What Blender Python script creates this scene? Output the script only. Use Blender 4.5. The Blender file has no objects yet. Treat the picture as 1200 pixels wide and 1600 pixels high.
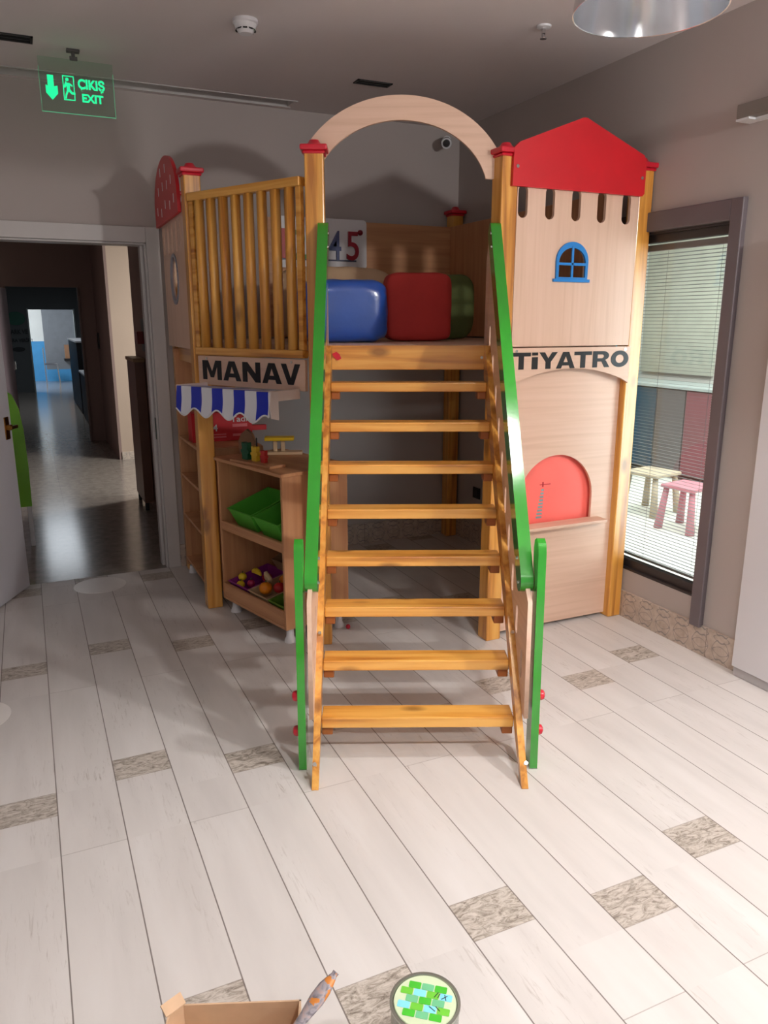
import bpy, bmesh, math, random
from mathutils import Matrix, Vector
random.seed(7)
PI = math.pi
rad = math.radians
scn = bpy.context.scene
col = scn.collection

# ------------------------------------------------------------------ camera
cam_d = bpy.data.cameras.new('camera')
cam = bpy.data.objects.new('camera', cam_d)
col.objects.link(cam)
cam.location = (0, 0, 1.6)
cam.rotation_euler = (rad(90 - 13.95), 0, rad(-24.6))
cam_d.sensor_fit = 'VERTICAL'
cam_d.sensor_height = 36
cam_d.lens = 27.0
cam_d.clip_start = 0.02
scn.camera = cam

# ------------------------------------------------------------------ world, exposure
scn.view_settings.view_transform = 'Standard'
scn.view_settings.look = 'None'
scn.view_settings.gamma = 1
scn.view_settings.use_curve_mapping = False
scn.view_settings.exposure = 0.0
world = bpy.data.worlds.new('world')
scn.world = world
world.use_nodes = True
bg = world.node_tree.nodes['Background']
bg.inputs[0].default_value = (0.93, 0.95, 1.0, 1)
bg.inputs[1].default_value = 0.48

def area(name, loc, target, w, h, power, color):
    d = bpy.data.lights.new(name, 'AREA')
    d.shape = 'RECTANGLE'; d.size = w; d.size_y = h; d.energy = power; d.color = color
    o = bpy.data.objects.new(name, d); col.objects.link(o)
    o.location = loc
    o.rotation_euler = (Vector(target) - Vector(loc)).to_track_quat('-Z', 'Y').to_euler()
    return o
def bulb_light(name, loc, power, color, r=0.04):
    d = bpy.data.lights.new(name, 'POINT')
    d.energy = power; d.color = color; d.shadow_soft_size = r
    o = bpy.data.objects.new(name, d); col.objects.link(o); o.location = loc
    return o
WARM = (1.0, 0.88, 0.78)
NEUT = (1.0, 0.965, 0.935)
COOL = (0.86, 0.93, 1.0)
PEND = (1.60, 1.80, 2.40)
bulb_light('pendant_bulb_light', (PEND[0], PEND[1], 2.62), 60, NEUT, 0.035)
bulb_light('lamp_behind_camera', (2.5, -0.3, 2.38), 150, NEUT, 0.07)
bulb_light('fill_behind_camera_left', (0.2, -0.9, 2.3), 22, NEUT, 0.2)  # added soft fill from the left, not a fixture of the room
sd = bpy.data.lights.new('shaded_lamp_over_camera', 'SPOT'); sd.energy = 115; sd.color = NEUT; sd.spot_size = rad(112); sd.spot_blend = .35; sd.shadow_soft_size = .05
so_ = bpy.data.objects.new('shaded_lamp_over_camera', sd); col.objects.link(so_); so_.location = (0.9, 0.25, 2.5)
area('daylight_next_room', (4.8, 4.4, 2.8), (4.8, 4.4, 0), 2.6, 4.5, 250, (0.97, 1.0, 0.97))
dl = area('daylight_next_room_window', (3.75, 1.95, 1.0), (1.9, 5.06, .8), .8, 1.8, 22, (0.80, 0.92, 1.0))
dl.data.spread = rad(110)
area('daylight_hall_side', (2.5, 7.95, 2.1), (0.5, 8.3, 0.0), .5, .5, 55, (1.0, 0.97, 0.93))
area('corridor_fill', (0.3, 15.5, 2.55), (0.3, 15.5, 0), .6, 4.0, 25, COOL)  # added fill that lifts the dark corridor, no fixture hangs here
area('daylight_far_room', (-0.6, 21.6, 2.7), (0.7, 22.6, 0.2), 2.2, 2.0, 260, COOL)

# ------------------------------------------------------------------ materials
def nodes_of(name):
    m = bpy.data.materials.new(name); m.use_nodes = True
    nt = m.node_tree
    return m, nt, nt.nodes['Principled BSDF']
class G:
    """tiny node graph helper"""
    def __init__(s, nt): s.nt = nt
    def n(s, t, **kw):
        x = s.nt.nodes.new(t)
        for k, v in kw.items(): setattr(x, k, v)
        return x
    def l(s, a, b): s.nt.links.new(a, b)
    def math(s, op, a, b=None, c=None):
        x = s.n('ShaderNodeMath', operation=op)
        for i, v in enumerate((a, b, c)):
            if v is None: continue
            if isinstance(v, (int, float)): x.inputs[i].default_value = v
            else: s.l(v, x.inputs[i])
        return x.outputs[0]
    def mix(s, f, a, b):
        x = s.n('ShaderNodeMix', data_type='RGBA')
        for sock, v in ((x.inputs[0], f), (x.inputs[6], a), (x.inputs[7], b)):
            if isinstance(v, (int, float)): sock.default_value = v
            elif isinstance(v, tuple): sock.default_value = v
            else: s.l(v, sock)
        return x.outputs[2]
    def coords(s, scale=(1, 1, 1), rnd=False):
        tc = s.n('ShaderNodeTexCoord'); mp = s.n('ShaderNodeMapping')
        mp.inputs['Scale'].default_value = scale
        if rnd:
            oi = s.n('ShaderNodeObjectInfo')
            vm = s.n('ShaderNodeVectorMath', operation='SCALE'); vm.inputs[0].default_value = (13, 7, 11)
            s.l(oi.outputs['Random'], vm.inputs['Scale'])
            s.l(vm.outputs[0], mp.inputs['Location'])
        s.l(tc.outputs['Object'], mp.inputs[0])
        return mp.outputs[0]
    def noise(s, vec, scale, detail=3, dist=0, rough=.5):
        x = s.n('ShaderNodeTexNoise')
        x.inputs['Scale'].default_value = scale; x.inputs['Detail'].default_value = detail
        x.inputs['Distortion'].default_value = dist; x.inputs['Roughness'].default_value = rough
        s.l(vec, x.inputs[0]); return x.outputs[0]
    def ramp(s, f, stops):
        x = s.n('ShaderNodeValToRGB')
        e = x.color_ramp.elements
        while len(e) < len(stops): e.new(0.5)
        for q, (p, c) in zip(e, stops):
            q.position = p; q.color = c
        s.l(f, x.inputs[0]); return x.outputs[0]
    def bump(s, h, strength, bsdf, dist=.002):
        b = s.n('ShaderNodeBump'); b.inputs['Strength'].default_value = strength
        b.inputs['Distance'].default_value = dist
        s.l(h, b.inputs['Height']); s.l(b.outputs[0], bsdf.inputs['Normal'])
def C(r, g, b):
    def f(v):
        v /= 255
        return v / 12.92 if v <= .04045 else ((v + .055) / 1.055) ** 2.4
    return (f(r), f(g), f(b), 1)
def dark(c, k): return (c[0] * k, c[1] * k, c[2] * k, 1)

def plain(name, c, rough=.5, metal=0, coat=0, var=.06, nscale=6, bump=0, emit=0, bscale=120):
    m, nt, b = nodes_of(name); g = G(nt)
    v = g.coords(rnd=True)
    nz = g.noise(v, nscale, 4)
    g.l(g.ramp(nz, [(.3, dark(c, 1 - var)), (.7, dark(c, 1 + var))]), b.inputs['Base Color'])
    b.inputs['Roughness'].default_value = rough
    b.inputs['Metallic'].default_value = metal
    b.inputs['Coat Weight'].default_value = coat
    b.inputs['Coat Roughness'].default_value = .15
    if bump: g.bump(g.noise(v, bscale, 2), bump, b)
    if emit:
        b.inputs['Emission Color'].default_value = c; b.inputs['Emission Strength'].default_value = emit
    return m
def wood(name, light, mid, deep, axis, rough=.32, coat=.5, knots=True, fine=26):
    m, nt, b = nodes_of(name); g = G(nt)
    sc = [fine, fine, fine]; sc[axis] = 1.3
    v = g.coords(tuple(sc), rnd=True)
    grain = g.noise(v, 1.0, 5, .6)
    base = g.ramp(grain, [(.32, deep), (.47, mid), (.64, light)])
    broad = g.noise(g.coords((2.2, 2.2, 2.2), rnd=True), 1.5, 2)
    base = g.mix(g.math('MULTIPLY', broad, .35), base, mid)
    if knots:
        ks = [7, 7, 7]; ks[axis] = 3.2
        vo = g.n('ShaderNodeTexVoronoi'); vo.inputs['Scale'].default_value = 1
        g.l(g.coords(tuple(ks), rnd=True), vo.inputs['Vector'])
        kf = g.ramp(vo.outputs['Distance'], [(0.08, (1, 1, 1, 1)), (.20, (0, 0, 0, 1))])
        base = g.mix(g.math('MULTIPLY', kf, .7), base, dark(deep, .45))
    g.l(base, b.inputs['Base Color'])
    b.inputs['Roughness'].default_value = rough
    b.inputs['Coat Weight'].default_value = coat; b.inputs['Coat Roughness'].default_value = .2
    g.bump(grain, .12, b)
    return m
PIN = (C(236, 180, 92), C(218, 152, 64), C(168, 100, 38))
pine_x = wood('varnished_pine_x', *PIN, 0)
pine_y = wood('varnished_pine_y', *PIN, 1)
pine_z = wood('varnished_pine_z', *PIN, 2)
BEE = (C(226, 192, 170), C(221, 186, 162), C(214, 178, 153))
beech_x = wood('beech_laminate_x', *BEE, 0, rough=.5, coat=.05, knots=False, fine=40)
beech_y = wood('beech_laminate_y', *BEE, 1, rough=.5, coat=.05, knots=False, fine=40)
CAB = (C(204, 152, 108), C(193, 140, 98), C(180, 126, 86))
cab_x = wood('beech_cabinet_x', *CAB, 0, rough=.5, coat=.05, knots=False, fine=30)
cab_z = wood('beech_cabinet_z', *CAB, 2, rough=.5, coat=.05, knots=False, fine=30)
red_m = plain('red_painted_board', C(206, 20, 34), .42, coat=.2, var=.05)
red_pl = plain('red_plastic', C(206, 24, 48), .35, coat=.3, var=.03)
green_m = plain('green_gloss_paint', C(46, 152, 40), .16, coat=.8, var=.05, bump=.15, bscale=60)
black_m = plain('black_letter_vinyl', C(18, 18, 20), .5, var=.1)
blue_m = plain('blue_painted_trim', C(32, 128, 205), .4)
white_pl = plain('white_plastic', C(225, 225, 228), .4, var=.02)
white_pt = plain('white_door_paint', C(205, 205, 212), .35, var=.02, bump=.03)
white_tr = plain('white_frame_paint', C(196, 192, 190), .4, var=.02)
wall_m = plain('greige_wall_paint', C(180, 171, 167), .85, var=.025, nscale=1.5, bump=.15, bscale=220)
hallw_m = plain('brown_hall_paint', C(140, 118, 112), .8, var=.03, nscale=1.5)
beigew_m = plain('beige_hall_paint', C(178, 158, 142), .8, var=.03, nscale=1.5)
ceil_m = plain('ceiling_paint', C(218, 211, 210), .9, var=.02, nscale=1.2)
grey_fr = plain('anthracite_frame', C(104, 96, 100), .45, var=.04)
dark_fr = plain('dark_frame', C(48, 44, 46), .4, var=.05)
chrome = plain('brushed_aluminium', C(205, 205, 208), .16, metal=1, var=.02)
screw_m = plain('steel_screw', C(215, 215, 210), .2, metal=1, var=.02)
black_pl = plain('black_plastic', C(22, 20, 22), .4)
brass = plain('brass', C(150, 105, 50), .3, metal=1)
dgrey = plain('dark_grey_wall', C(92, 96, 98), .7, var=.03)
cloudw = plain('white_wall', C(225, 226, 222), .8, var=.02)
teal = plain('teal_board', C(40, 120, 140), .5)
wain = plain('blue_wainscot', C(70, 150, 205), .6)

def floor_material():
    m, nt, b = nodes_of('whitewashed_plank_tile'); g = G(nt)
    tc = g.n('ShaderNodeTexCoord'); sp = g.n('ShaderNodeSeparateXYZ'); g.l(tc.outputs['Object'], sp.inputs[0])
    X, Y = sp.outputs[0], sp.outputs[1]
    c = g.math('DIVIDE', g.math('ADD', X, .055), .1965)
    ci = g.math('FLOOR', c); fx = g.math('FRACT', c)
    # x seam
    seam_x = g.math('LESS_THAN', g.math('MINIMUM', fx, g.math('SUBTRACT', 1, fx)), .0095)
    par = g.math('FLOORED_MODULO', ci, 2)
    q = g.math('FLOORED_MODULO', ci, 4)
    ph = g.math('ADD', 1.32, g.math('MULTIPLY', g.math('LESS_THAN', q, 1.5), .13))
    ya = g.math('DIVIDE', g.math('SUBTRACT', Y, ph), 1.17)
    fa = g.math('FRACT', ya); ia = g.math('FLOOR', ya)
    patch = g.math('MULTIPLY', g.math('LESS_THAN', fa, .12), par)
    d1 = g.math('MINIMUM', fa, g.math('SUBTRACT', 1, fa))
    d2 = g.math('ABSOLUTE', g.math('SUBTRACT', fa, .12))
    ja = g.math('MULTIPLY', g.math('LESS_THAN', g.math('MINIMUM', d1, d2), .0012), par)
    yb = g.math('DIVIDE', g.math('SUBTRACT', Y, 2.27), 1.17); fb = g.math('FRACT', yb); ib = g.math('FLOOR', yb)
    jb = g.math('MULTIPLY', g.math('LESS_THAN', g.math('MINIMUM', fb, g.math('SUBTRACT', 1, fb)), .0012), g.math('SUBTRACT', 1, par))
    joint = g.math('MAXIMUM', ja, jb)
    # tile id offset
    cb = g.n('ShaderNodeCombineXYZ')
    g.l(g.math('MULTIPLY', ci, 7.31), cb.inputs[0]); g.l(g.math('MULTIPLY', g.math('ADD', ia, ib), 3.77), cb.inputs[1])
    va = g.n('ShaderNodeVectorMath', operation='ADD'); g.l(tc.outputs['Object'], va.inputs[0]); g.l(cb.outputs[0], va.inputs[1])
    def mp(sc):
        x = g.n('ShaderNodeMapping'); x.inputs['Scale'].default_value = sc; g.l(va.outputs[0], x.inputs[0]); return x.outputs[0]
    soft = g.noise(mp((9, 1.6, 1)), 1.0, 5, .4)
    base = g.ramp(soft, [(.3, C(206, 202, 199)), (.55, C(215, 211, 208)), (.8, C(222, 219, 217))])
    streak = g.noise(mp((85, 9, 1)), 1.0, 6, 1.0, .7)
    area_ = g.noise(mp((4, 1.2, 1)), 1.0, 2)
    sf = g.math('MULTIPLY', g.ramp(streak, [(.56, (0, 0, 0, 1)), (.74, (1, 1, 1, 1))]), g.ramp(area_, [(.45, (0, 0, 0, 1)), (.68, (1, 1, 1, 1))]))
    base = g.mix(g.math('MULTIPLY', sf, .75), base, C(136, 122, 110))
    # printed insert
    pn = g.noise(mp((16, 42, 1)), 1.0, 8, 2.2, .75)
    pcol = g.ramp(pn, [(.38, C(120, 110, 100)), (.48, C(172, 163, 152)), (.56, C(198, 190, 181)), (.66, C(208, 200, 192))])
    base = g.mix(patch, base, pcol)
    tone = g.n('ShaderNodeTexWhiteNoise'); tone.noise_dimensions = '2D'; g.l(cb.outputs[0], tone.inputs['Vector'])
    base = g.mix(g.math('MULTIPLY', tone.outputs[0], .12), base, C(186, 176, 170))
    base = g.mix(g.math('MULTIPLY', joint, .45), base, C(120, 108, 100))
    base = g.mix(g.math('MULTIPLY', seam_x, .85), base, C(104, 94, 88))
    g.l(base, b.inputs['Base Color'])
    b.inputs['Roughness'].default_value = .38
    b.inputs['Specular IOR Level'].default_value = .45
    g.bump(g.math('SUBTRACT', 1, g.math('MAXIMUM', joint, seam_x)), .3, b, .002)
    return m
def skirting_material():
    m, nt, b = nodes_of('arabesque_skirting_tile'); g = G(nt)
    tc = g.n('ShaderNodeTexCoord'); sp = g.n('ShaderNodeSeparateXYZ'); g.l(tc.outputs['Object'], sp.inputs[0])
    u = g.math('MULTIPLY', g.math('ADD', sp.outputs[0], sp.outputs[1]), 2 * PI / .125)
    w = g.math('MULTIPLY', sp.outputs[2], 2 * PI / .125)
    f1 = g.math('ADD', g.math('ADD', g.math('COSINE', u), g.math('COSINE', w)), g.math('MULTIPLY', g.math('COSINE', g.math('MULTIPLY', u, 2)), .5))
    u2 = g.math('ADD', u, PI)
    f2 = g.math('SUBTRACT', g.math('ADD', g.math('COSINE', u2), g.math('COSINE', g.math('MULTIPLY', w, 2))), .35)
    l1 = g.math('LESS_THAN', g.math('ABSOLUTE', f1), .13)
    l2 = g.math('LESS_THAN', g.math('ABSOLUTE', f2), .13)
    ln = g.math('MAXIMUM', l1, l2)
    nz = g.noise(g.coords((30, 30, 30)), 1, 4)
    base = g.ramp(nz, [(.3, C(176, 160, 146)), (.7, C(202, 188, 176))])
    base = g.mix(g.math('MULTIPLY', ln, .75), base, C(128, 122, 122))
    fr = g.math('FRACT', g.math('DIVIDE', g.math('ADD', sp.outputs[0], sp.outputs[1]), .6))
    base = g.mix(g.math('LESS_THAN', fr, .005), base, C(120, 108, 100))
    g.l(base, b.inputs['Base Color']); b.inputs['Roughness'].default_value = .4
    return m
def hall_floor_material():
    m, nt, b = nodes_of('grey_polished_terrazzo'); g = G(nt)
    v = g.coords((1, 1, 1))
    base = g.ramp(g.noise(v, 14, 6, .3, .65), [(.3, C(128, 120, 112)), (.7, C(160, 150, 142))])
    tc = g.n('ShaderNodeTexCoord'); sp = g.n('ShaderNodeSeparateXYZ'); g.l(tc.outputs['Object'], sp.inputs[0])
    s1 = g.math('LESS_THAN', g.math('FRACT', g.math('DIVIDE', g.math('SUBTRACT', sp.outputs[0], .18), .6)), .006)
    base = g.mix(g.math('MULTIPLY', s1, .4), base, C(100, 92, 88))
    g.l(base, b.inputs['Base Color']); b.inputs['Roughness'].default_value = .16
    return m
def stripe_material(pitch, x0):
    m, nt, b = nodes_of('blue_white_awning_stripes'); g = G(nt)
    tc = g.n('ShaderNodeTexCoord'); sp = g.n('ShaderNodeSeparateXYZ'); g.l(tc.outputs['Object'], sp.inputs[0])
    wob = g.math('MULTIPLY', g.math('SINE', g.math('MULTIPLY', sp.outputs[1], 40)), .004)
    f = g.math('FRACT', g.math('DIVIDE', g.math('SUBTRACT', g.math('ADD', sp.outputs[0], wob), x0), pitch))
    base = g.mix(g.math('LESS_THAN', f, .5), C(222, 224, 232), C(24, 44, 178))
    g.l(base, b.inputs['Base Color']); b.inputs['Roughness'].default_value = .4
    return m
def clear_material(name, tint, gloss, rough=.02):
    m = bpy.data.materials.new(name); m.use_nodes = True; nt = m.node_tree; g = G(nt)
    nt.nodes.remove(nt.nodes['Principled BSDF'])
    t = g.n('ShaderNodeBsdfTransparent'); t.inputs[0].default_value = tint
    s = g.n('ShaderNodeBsdfGlossy'); s.inputs['Roughness'].default_value = rough
    lw = g.n('ShaderNodeLayerWeight'); lw.inputs[0].default_value = .5
    fz = g.math('ADD', .04, g.math('MULTIPLY', g.math('POWER', lw.outputs['Facing'], 5), .96))
    mx = g.n('ShaderNodeMixShader')
    g.l(g.math('MULTIPLY', fz, gloss), mx.inputs[0]); g.l(t.outputs[0], mx.inputs[1]); g.l(s.outputs[0], mx.inputs[2])
    g.l(mx.outputs[0], nt.nodes['Material Output'].inputs[0])
    return m
glass_m = clear_material('window_glass', (.96, .985, .98, 1), 1.0)
acry_m = clear_material('green_tinted_acrylic', (.86, .955, .90, 1), .6)

# ------------------------------------------------------------------ mesh helpers
WM = {}
def frame(o, ang):
    """vertical board frame: x along the board, y up, z towards the outside viewer"""
    a = rad(ang)
    return Matrix(((math.cos(a), 0, math.sin(a), o[0]), (math.sin(a), 0, -math.cos(a), o[1]), (0, 1, 0, o[2] if len(o) > 2 else 0), (0, 0, 0, 1)))
def flat(o, ang=0):
    return Matrix.Translation(Vector(o)) @ Matrix.Rotation(rad(ang), 4, 'Z')
def world_of(o): return WM.get(o.name, Matrix.Identity(4))
def link(name, mesh, mat, parent=None, M=None, smooth=False, bev=0, seg=2):
    o = bpy.data.objects.new(name, mesh); col.objects.link(o)
    M = M if M is not None else (world_of(parent) if parent else Matrix.Identity(4))
    if mat is not None:
        for x in (mat if isinstance(mat, (list, tuple)) else [mat]): mesh.materials.append(x)
    if parent:
        o.parent = parent; o.matrix_basis = world_of(parent).inverted() @ M
    else: o.matrix_basis = M
    WM[o.name] = M.copy()
    if smooth:
        for p in mesh.polygons: p.use_smooth = True
    if bev:
        b = o.modifiers.new('bevel', 'BEVEL'); b.width = bev; b.segments = seg; b.limit_method = 'ANGLE'; b.angle_limit = rad(40)
    return o
def thing(name, label, cat, loc, rotz=0, group=None):
    o = bpy.data.objects.new(name, None); col.objects.link(o)
    o.empty_display_size = .1
    M = flat(loc, rotz); o.matrix_basis = M; WM[o.name] = M
    o['label'] = label; o['category'] = cat
    if group: o['group'] = group
    return o
def tag(o, label, cat, group=None):
    o['label'] = label; o['category'] = cat
    if group: o['group'] = group
    return o
def struct(o): o['kind'] = 'structure'; return o
def bm_mesh(name, bm):
    bmesh.ops.recalc_face_normals(bm, faces=bm.faces[:])
    me = bpy.data.meshes.new(name); bm.to_mesh(me); bm.free(); return me
def add_box(bm, x0, x1, y0, y1, z0, z1, M=None):
    vs = [bm.verts.new((x, y, z)) for x in (x0, x1) for y in (y0, y1) for z in (z0, z1)]
    if M is not None:
        for v in vs: v.co = M @ v.co
    for f in ((0, 1, 3, 2), (4, 6, 7, 5), (0, 4, 5, 1), (2, 3, 7, 6), (0, 2, 6, 4), (1, 5, 7, 3)):
        bm.faces.new([vs[i] for i in f])
def box(name, x0, x1, y0, y1, z0, z1, mat, parent=None, M=None, bev=.003):
    """box in the coordinates of M; its own origin is put at the box centre"""
    bm = bmesh.new()
    cx, cy, cz = (x0 + x1) / 2, (y0 + y1) / 2, (z0 + z1) / 2
    add_box(bm, x0 - cx, x1 - cx, y0 - cy, y1 - cy, z0 - cz, z1 - cz)
    base = M if M is not None else (world_of(parent) if parent else Matrix.Identity(4))
    return link(name, bm_mesh(name, bm), mat, parent, base @ Matrix.Translation((cx, cy, cz)), bev=bev)
def boxes(name, lst, mat, parent=None, M=None, bev=.002):
    bm = bmesh.new()
    for b in lst: add_box(bm, *b)
    return link(name, bm_mesh(name, bm), mat, parent, M, bev=bev)
def add_cyl(bm, p0, p1, r0, r1=None, n=16, cap=True):
    r1 = r0 if r1 is None else r1
    p0, p1 = Vector(p0), Vector(p1); d = (p1 - p0).normalized()
    a = d.orthogonal().normalized(); b = d.cross(a)
    A = [bm.verts.new(p0 + (a * math.cos(2 * PI * i / n) + b * math.sin(2 * PI * i / n)) * r0) for i in range(n)]
    B = [bm.verts.new(p1 + (a * math.cos(2 * PI * i / n) + b * math.sin(2 * PI * i / n)) * r1) for i in range(n)]
    for i in range(n):
        bm.faces.new((A[i], A[(i + 1) % n], B[(i + 1) % n], B[i]))
    if cap: bm.faces.new(A[::-1]); bm.faces.new(B)
def cyl(name, p0, p1, r0, mat, parent=None, M=None, r1=None, n=20, bev=0):
    bm = bmesh.new(); add_cyl(bm, p0, p1, r0, r1, n)
    me = bm_mesh(name, bm)
    for p in me.polygons: p.use_smooth = len(p.vertices) == 4
    return link(name, me, mat, parent, M, bev=bev)
def add_lathe(bm, prof, n=32, M=None):
    rings = []
    for r, z in prof:
        if r < 1e-5: rings.append([bm.verts.new((0, 0, z))])
        else: rings.append([bm.verts.new((r * math.cos(2 * PI * i / n), r * math.sin(2 * PI * i / n), z)) for i in range(n)])
    for a, b in zip(rings, rings[1:]):
        for i in range(n):
            q = [a[i % len(a)], a[(i + 1) % len(a)], b[(i + 1) % len(b)], b[i % len(b)]]
            u = []
            for v in q:
                if v not in u: u.append(v)
            if len(u) > 2: bm.faces.new(u)
    if M is not None:
        for r in rings:
            for v in r: v.co = M @ v.co
def lathe(name, prof, mat, parent=None, M=None, n=32):
    bm = bmesh.new(); add_lathe(bm, prof, n)
    me = bm_mesh(name, bm)
    o = link(name, me, mat, parent, M)
    for p in me.polygons: p.use_smooth = True
    e = o.modifiers.new('edges', 'EDGE_SPLIT'); e.split_angle = rad(38)
    return o
def curve_mesh(outlines, t, z=0, bevel=0):
    cu = bpy.data.curves.new('tmp', 'CURVE'); cu.dimensions = '2D'; cu.fill_mode = 'BOTH'; cu.extrude = t / 2
    cu.bevel_depth = bevel
    for pts in outlines:
        s = cu.splines.new('POLY'); s.points.add(len(pts) - 1); s.use_cyclic_u = True
        for p, (x, y) in zip(s.points, pts): p.co = (x, y, 0, 1)
    o = bpy.data.objects.new('tmp', cu); col.objects.link(o)
    me = bpy.data.meshes.new_from_object(o)
    bpy.data.objects.remove(o); bpy.data.curves.remove(cu)
    me.materials.clear()
    if z: me.transform(Matrix.Translation((0, 0, z)))
    return me
def plate(name, outlines, t, mat, parent=None, M=None, z=0, bev=0):
    me = curve_mesh(outlines, t, z); me.name = name
    return link(name, me, mat, parent, M, bev=bev)
def rect(x0, x1, y0, y1): return [(x0, y0), (x1, y0), (x1, y1), (x0, y1)]
def rrect(x0, x1, y0, y1, r, n=6):
    out = []
    for cx, cy, a0 in ((x1 - r, y0 + r, -90), (x1 - r, y1 - r, 0), (x0 + r, y1 - r, 90), (x0 + r, y0 + r, 180)):
        for i in range(n + 1):
            a = rad(a0 + 90 * i / n); out.append((cx + r * math.cos(a), cy + r * math.sin(a)))
    return out
def ell(cx, cy, rx, ry, a0=0, a1=360, n=40):
    full = abs(a1 - a0) >= 360
    m = n if full else n + 1
    return [(cx + rx * math.cos(rad(a0 + (a1 - a0) * i / n)), cy + ry * math.sin(rad(a0 + (a1 - a0) * i / n))) for i in range(m)]
def capsule2(p0, p1, w, n=8):
    a = math.atan2(p1[1] - p0[1], p1[0] - p0[0]); out = []
    for c, s in ((p1, -90), (p0, 90)):
        for i in range(n + 1):
            t = a + rad(s + 180 * i / n); out.append((c[0] + w / 2 * math.cos(t), c[1] + w / 2 * math.sin(t)))
    return out
def text_mesh(s, w, h, t=.002, bold=.0):
    cu = bpy.data.curves.new('t', 'FONT'); cu.body = s; cu.size = 1; cu.offset = bold; cu.extrude = .01
    o = bpy.data.objects.new('t', cu); col.objects.link(o)
    me = bpy.data.meshes.new_from_object(o)
    bpy.data.objects.remove(o); bpy.data.curves.remove(cu)
    me.materials.clear()
    xs = [v.co.x for v in me.vertices]; ys = [v.co.y for v in me.vertices]; zs = [v.co.z for v in me.vertices]
    sx = w / (max(xs) - min(xs)); sy = h / (max(ys) - min(ys))
    for v in me.vertices:
        v.co = ((v.co.x - min(xs)) * sx, (v.co.y - min(ys)) * sy, (v.co.z - min(zs)) / (max(zs) - min(zs)) * t)
    return me
def text(name, s, x, y, z, w, h, mat, parent, M, bold=.02, t=.002, lab=None):
    me = text_mesh(s, w, h, t, bold); me.name = name
    return link(name, me, mat, parent, M @ Matrix.Translation((x, y, z)))
def stroke(p, q, w):
    # slanted heavy stroke with flat ends, w = horizontal width
    return [(p[0] - w / 2, p[1]), (p[0] + w / 2, p[1]), (q[0] + w / 2, q[1]), (q[0] - w / 2, q[1])]
def heavy(ch):
    '''list of outline groups (each group filled on its own) for one heavy capital in a 1 x 1 cell'''
    w = .27
    if ch == 'M': return [[[(0, 0), (0, 1), (.30, 1), (.5, .42), (.70, 1), (1, 1), (1, 0), (.78, 0), (.78, .72), (.585, .12), (.415, .12), (.22, .72), (.22, 0)]]]
    if ch == 'A': return [[[(0, 0), (.34, 1), (.66, 1), (1, 0), (.74, 0), (.68, .18), (.32, .18), (.26, 0)], [(.38, .38), (.62, .38), (.50, .76)]]]
    if ch == 'N': return [[[(0, 0), (0, 1), (.28, 1), (.74, .42), (.74, 1), (1, 1), (1, 0), (.72, 0), (.26, .58), (.26, 0)]]]
    if ch == 'V': return [[[(0, 1), (.27, 1), (.5, .3), (.73, 1), (1, 1), (.64, 0), (.36, 0)]]]
    if ch == 'T': return [[[(0, 1), (1, 1), (1, .78), (.64, .78), (.64, 0), (.36, 0), (.36, .78), (0, .78)]]]
    if ch == 'İ': return [[rect(0, 1, 0, .72)], [rect(0, 1, .82, 1.0)]]
    if ch == 'Y': return [[[(0, 1), (.3, 1), (.5, .62), (.7, 1), (1, 1), (.64, .42), (.64, 0), (.36, 0), (.36, .42)]]]
    if ch == 'O': return [[ell(.5, .5, .5, .52, n=32), ell(.5, .5, .24, .27, n=28)[::-1]]]
    if ch == 'R': return [[[(0, 0), (0, 1), (.60, 1)] + ell(.60, .72, .34, .28, 80, -70, 12) + [(.78, .40), (1, 0), (.70, 0), (.52, .36), (.27, .36), (.27, 0)], [(.27, .80), (.27, .56), (.56, .56), (.64, .62), (.66, .68), (.64, .75), (.56, .80)]]]
def heavy_text(name, s, x, y, z, w, h, mat, parent, M, gap=.10, t=.002):
    wd = {'M': 1.15, 'İ': .32, 'O': 1.05, 'A': 1.05}
    tot = sum(wd.get(c, 1.0) for c in s) + gap * (len(s) - 1) - .12 * sum(s[i:i + 2] in ('AV', 'YA', 'AT') for i in range(len(s))); k = w / tot
    prev = ''
    for c in s:
        cw = wd.get(c, 1.0) * k
        if prev + c in ('AV', 'YA', 'AT'): x -= .12 * k
        prev = c
        me = None
        bmx = bmesh.new()
        for grp in heavy(c):
            mm = curve_mesh([[(x + px * cw, y + py * h) for px, py in o] for o in grp], t, z + t / 2)
            bmx.from_mesh(mm); bpy.data.meshes.remove(mm)
        me = bpy.data.meshes.new(name); bmx.to_mesh(me); bmx.free()
        link(name, me, mat, parent, M)
        x += cw + gap * k
def skin_tube(name, pts, r, mat, parent=None, M=None, cyc=False):
    cu = bpy.data.curves.new('tmp', 'CURVE'); cu.dimensions = '3D'; cu.bevel_depth = r; cu.bevel_resolution = 4; cu.use_fill_caps = True
    s = cu.splines.new('POLY'); s.points.add(len(pts) - 1); s.use_cyclic_u = cyc
    for p, q in zip(s.points, pts): p.co = (*q, 1)
    o = bpy.data.objects.new('tmp', cu); col.objects.link(o)
    me = bpy.data.meshes.new_from_object(o); bpy.data.objects.remove(o); bpy.data.curves.remove(cu)
    me.materials.clear(); me.name = name
    return link(name, me, mat, parent, M, smooth=True)
def copy_tree(o, parent=None):
    c = o.copy(); col.objects.link(c)
    if parent: c.parent = parent
    WM[c.name] = WM[o.name].copy()
    for ch in list(o.children): copy_tree(ch, c)
    return c

# ================================================================== SETTING
CZ = 2.89
WX = 2.895      # right wall
WY = 5.06       # back wall
floor_m = floor_material(); skirt_m = skirting_material(); hallf_m = hall_floor_material()
struct(boxes('floor', [(-2.4, WX + .15, -3.2, WY, -.1, 0)], floor_m, bev=0))
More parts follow.
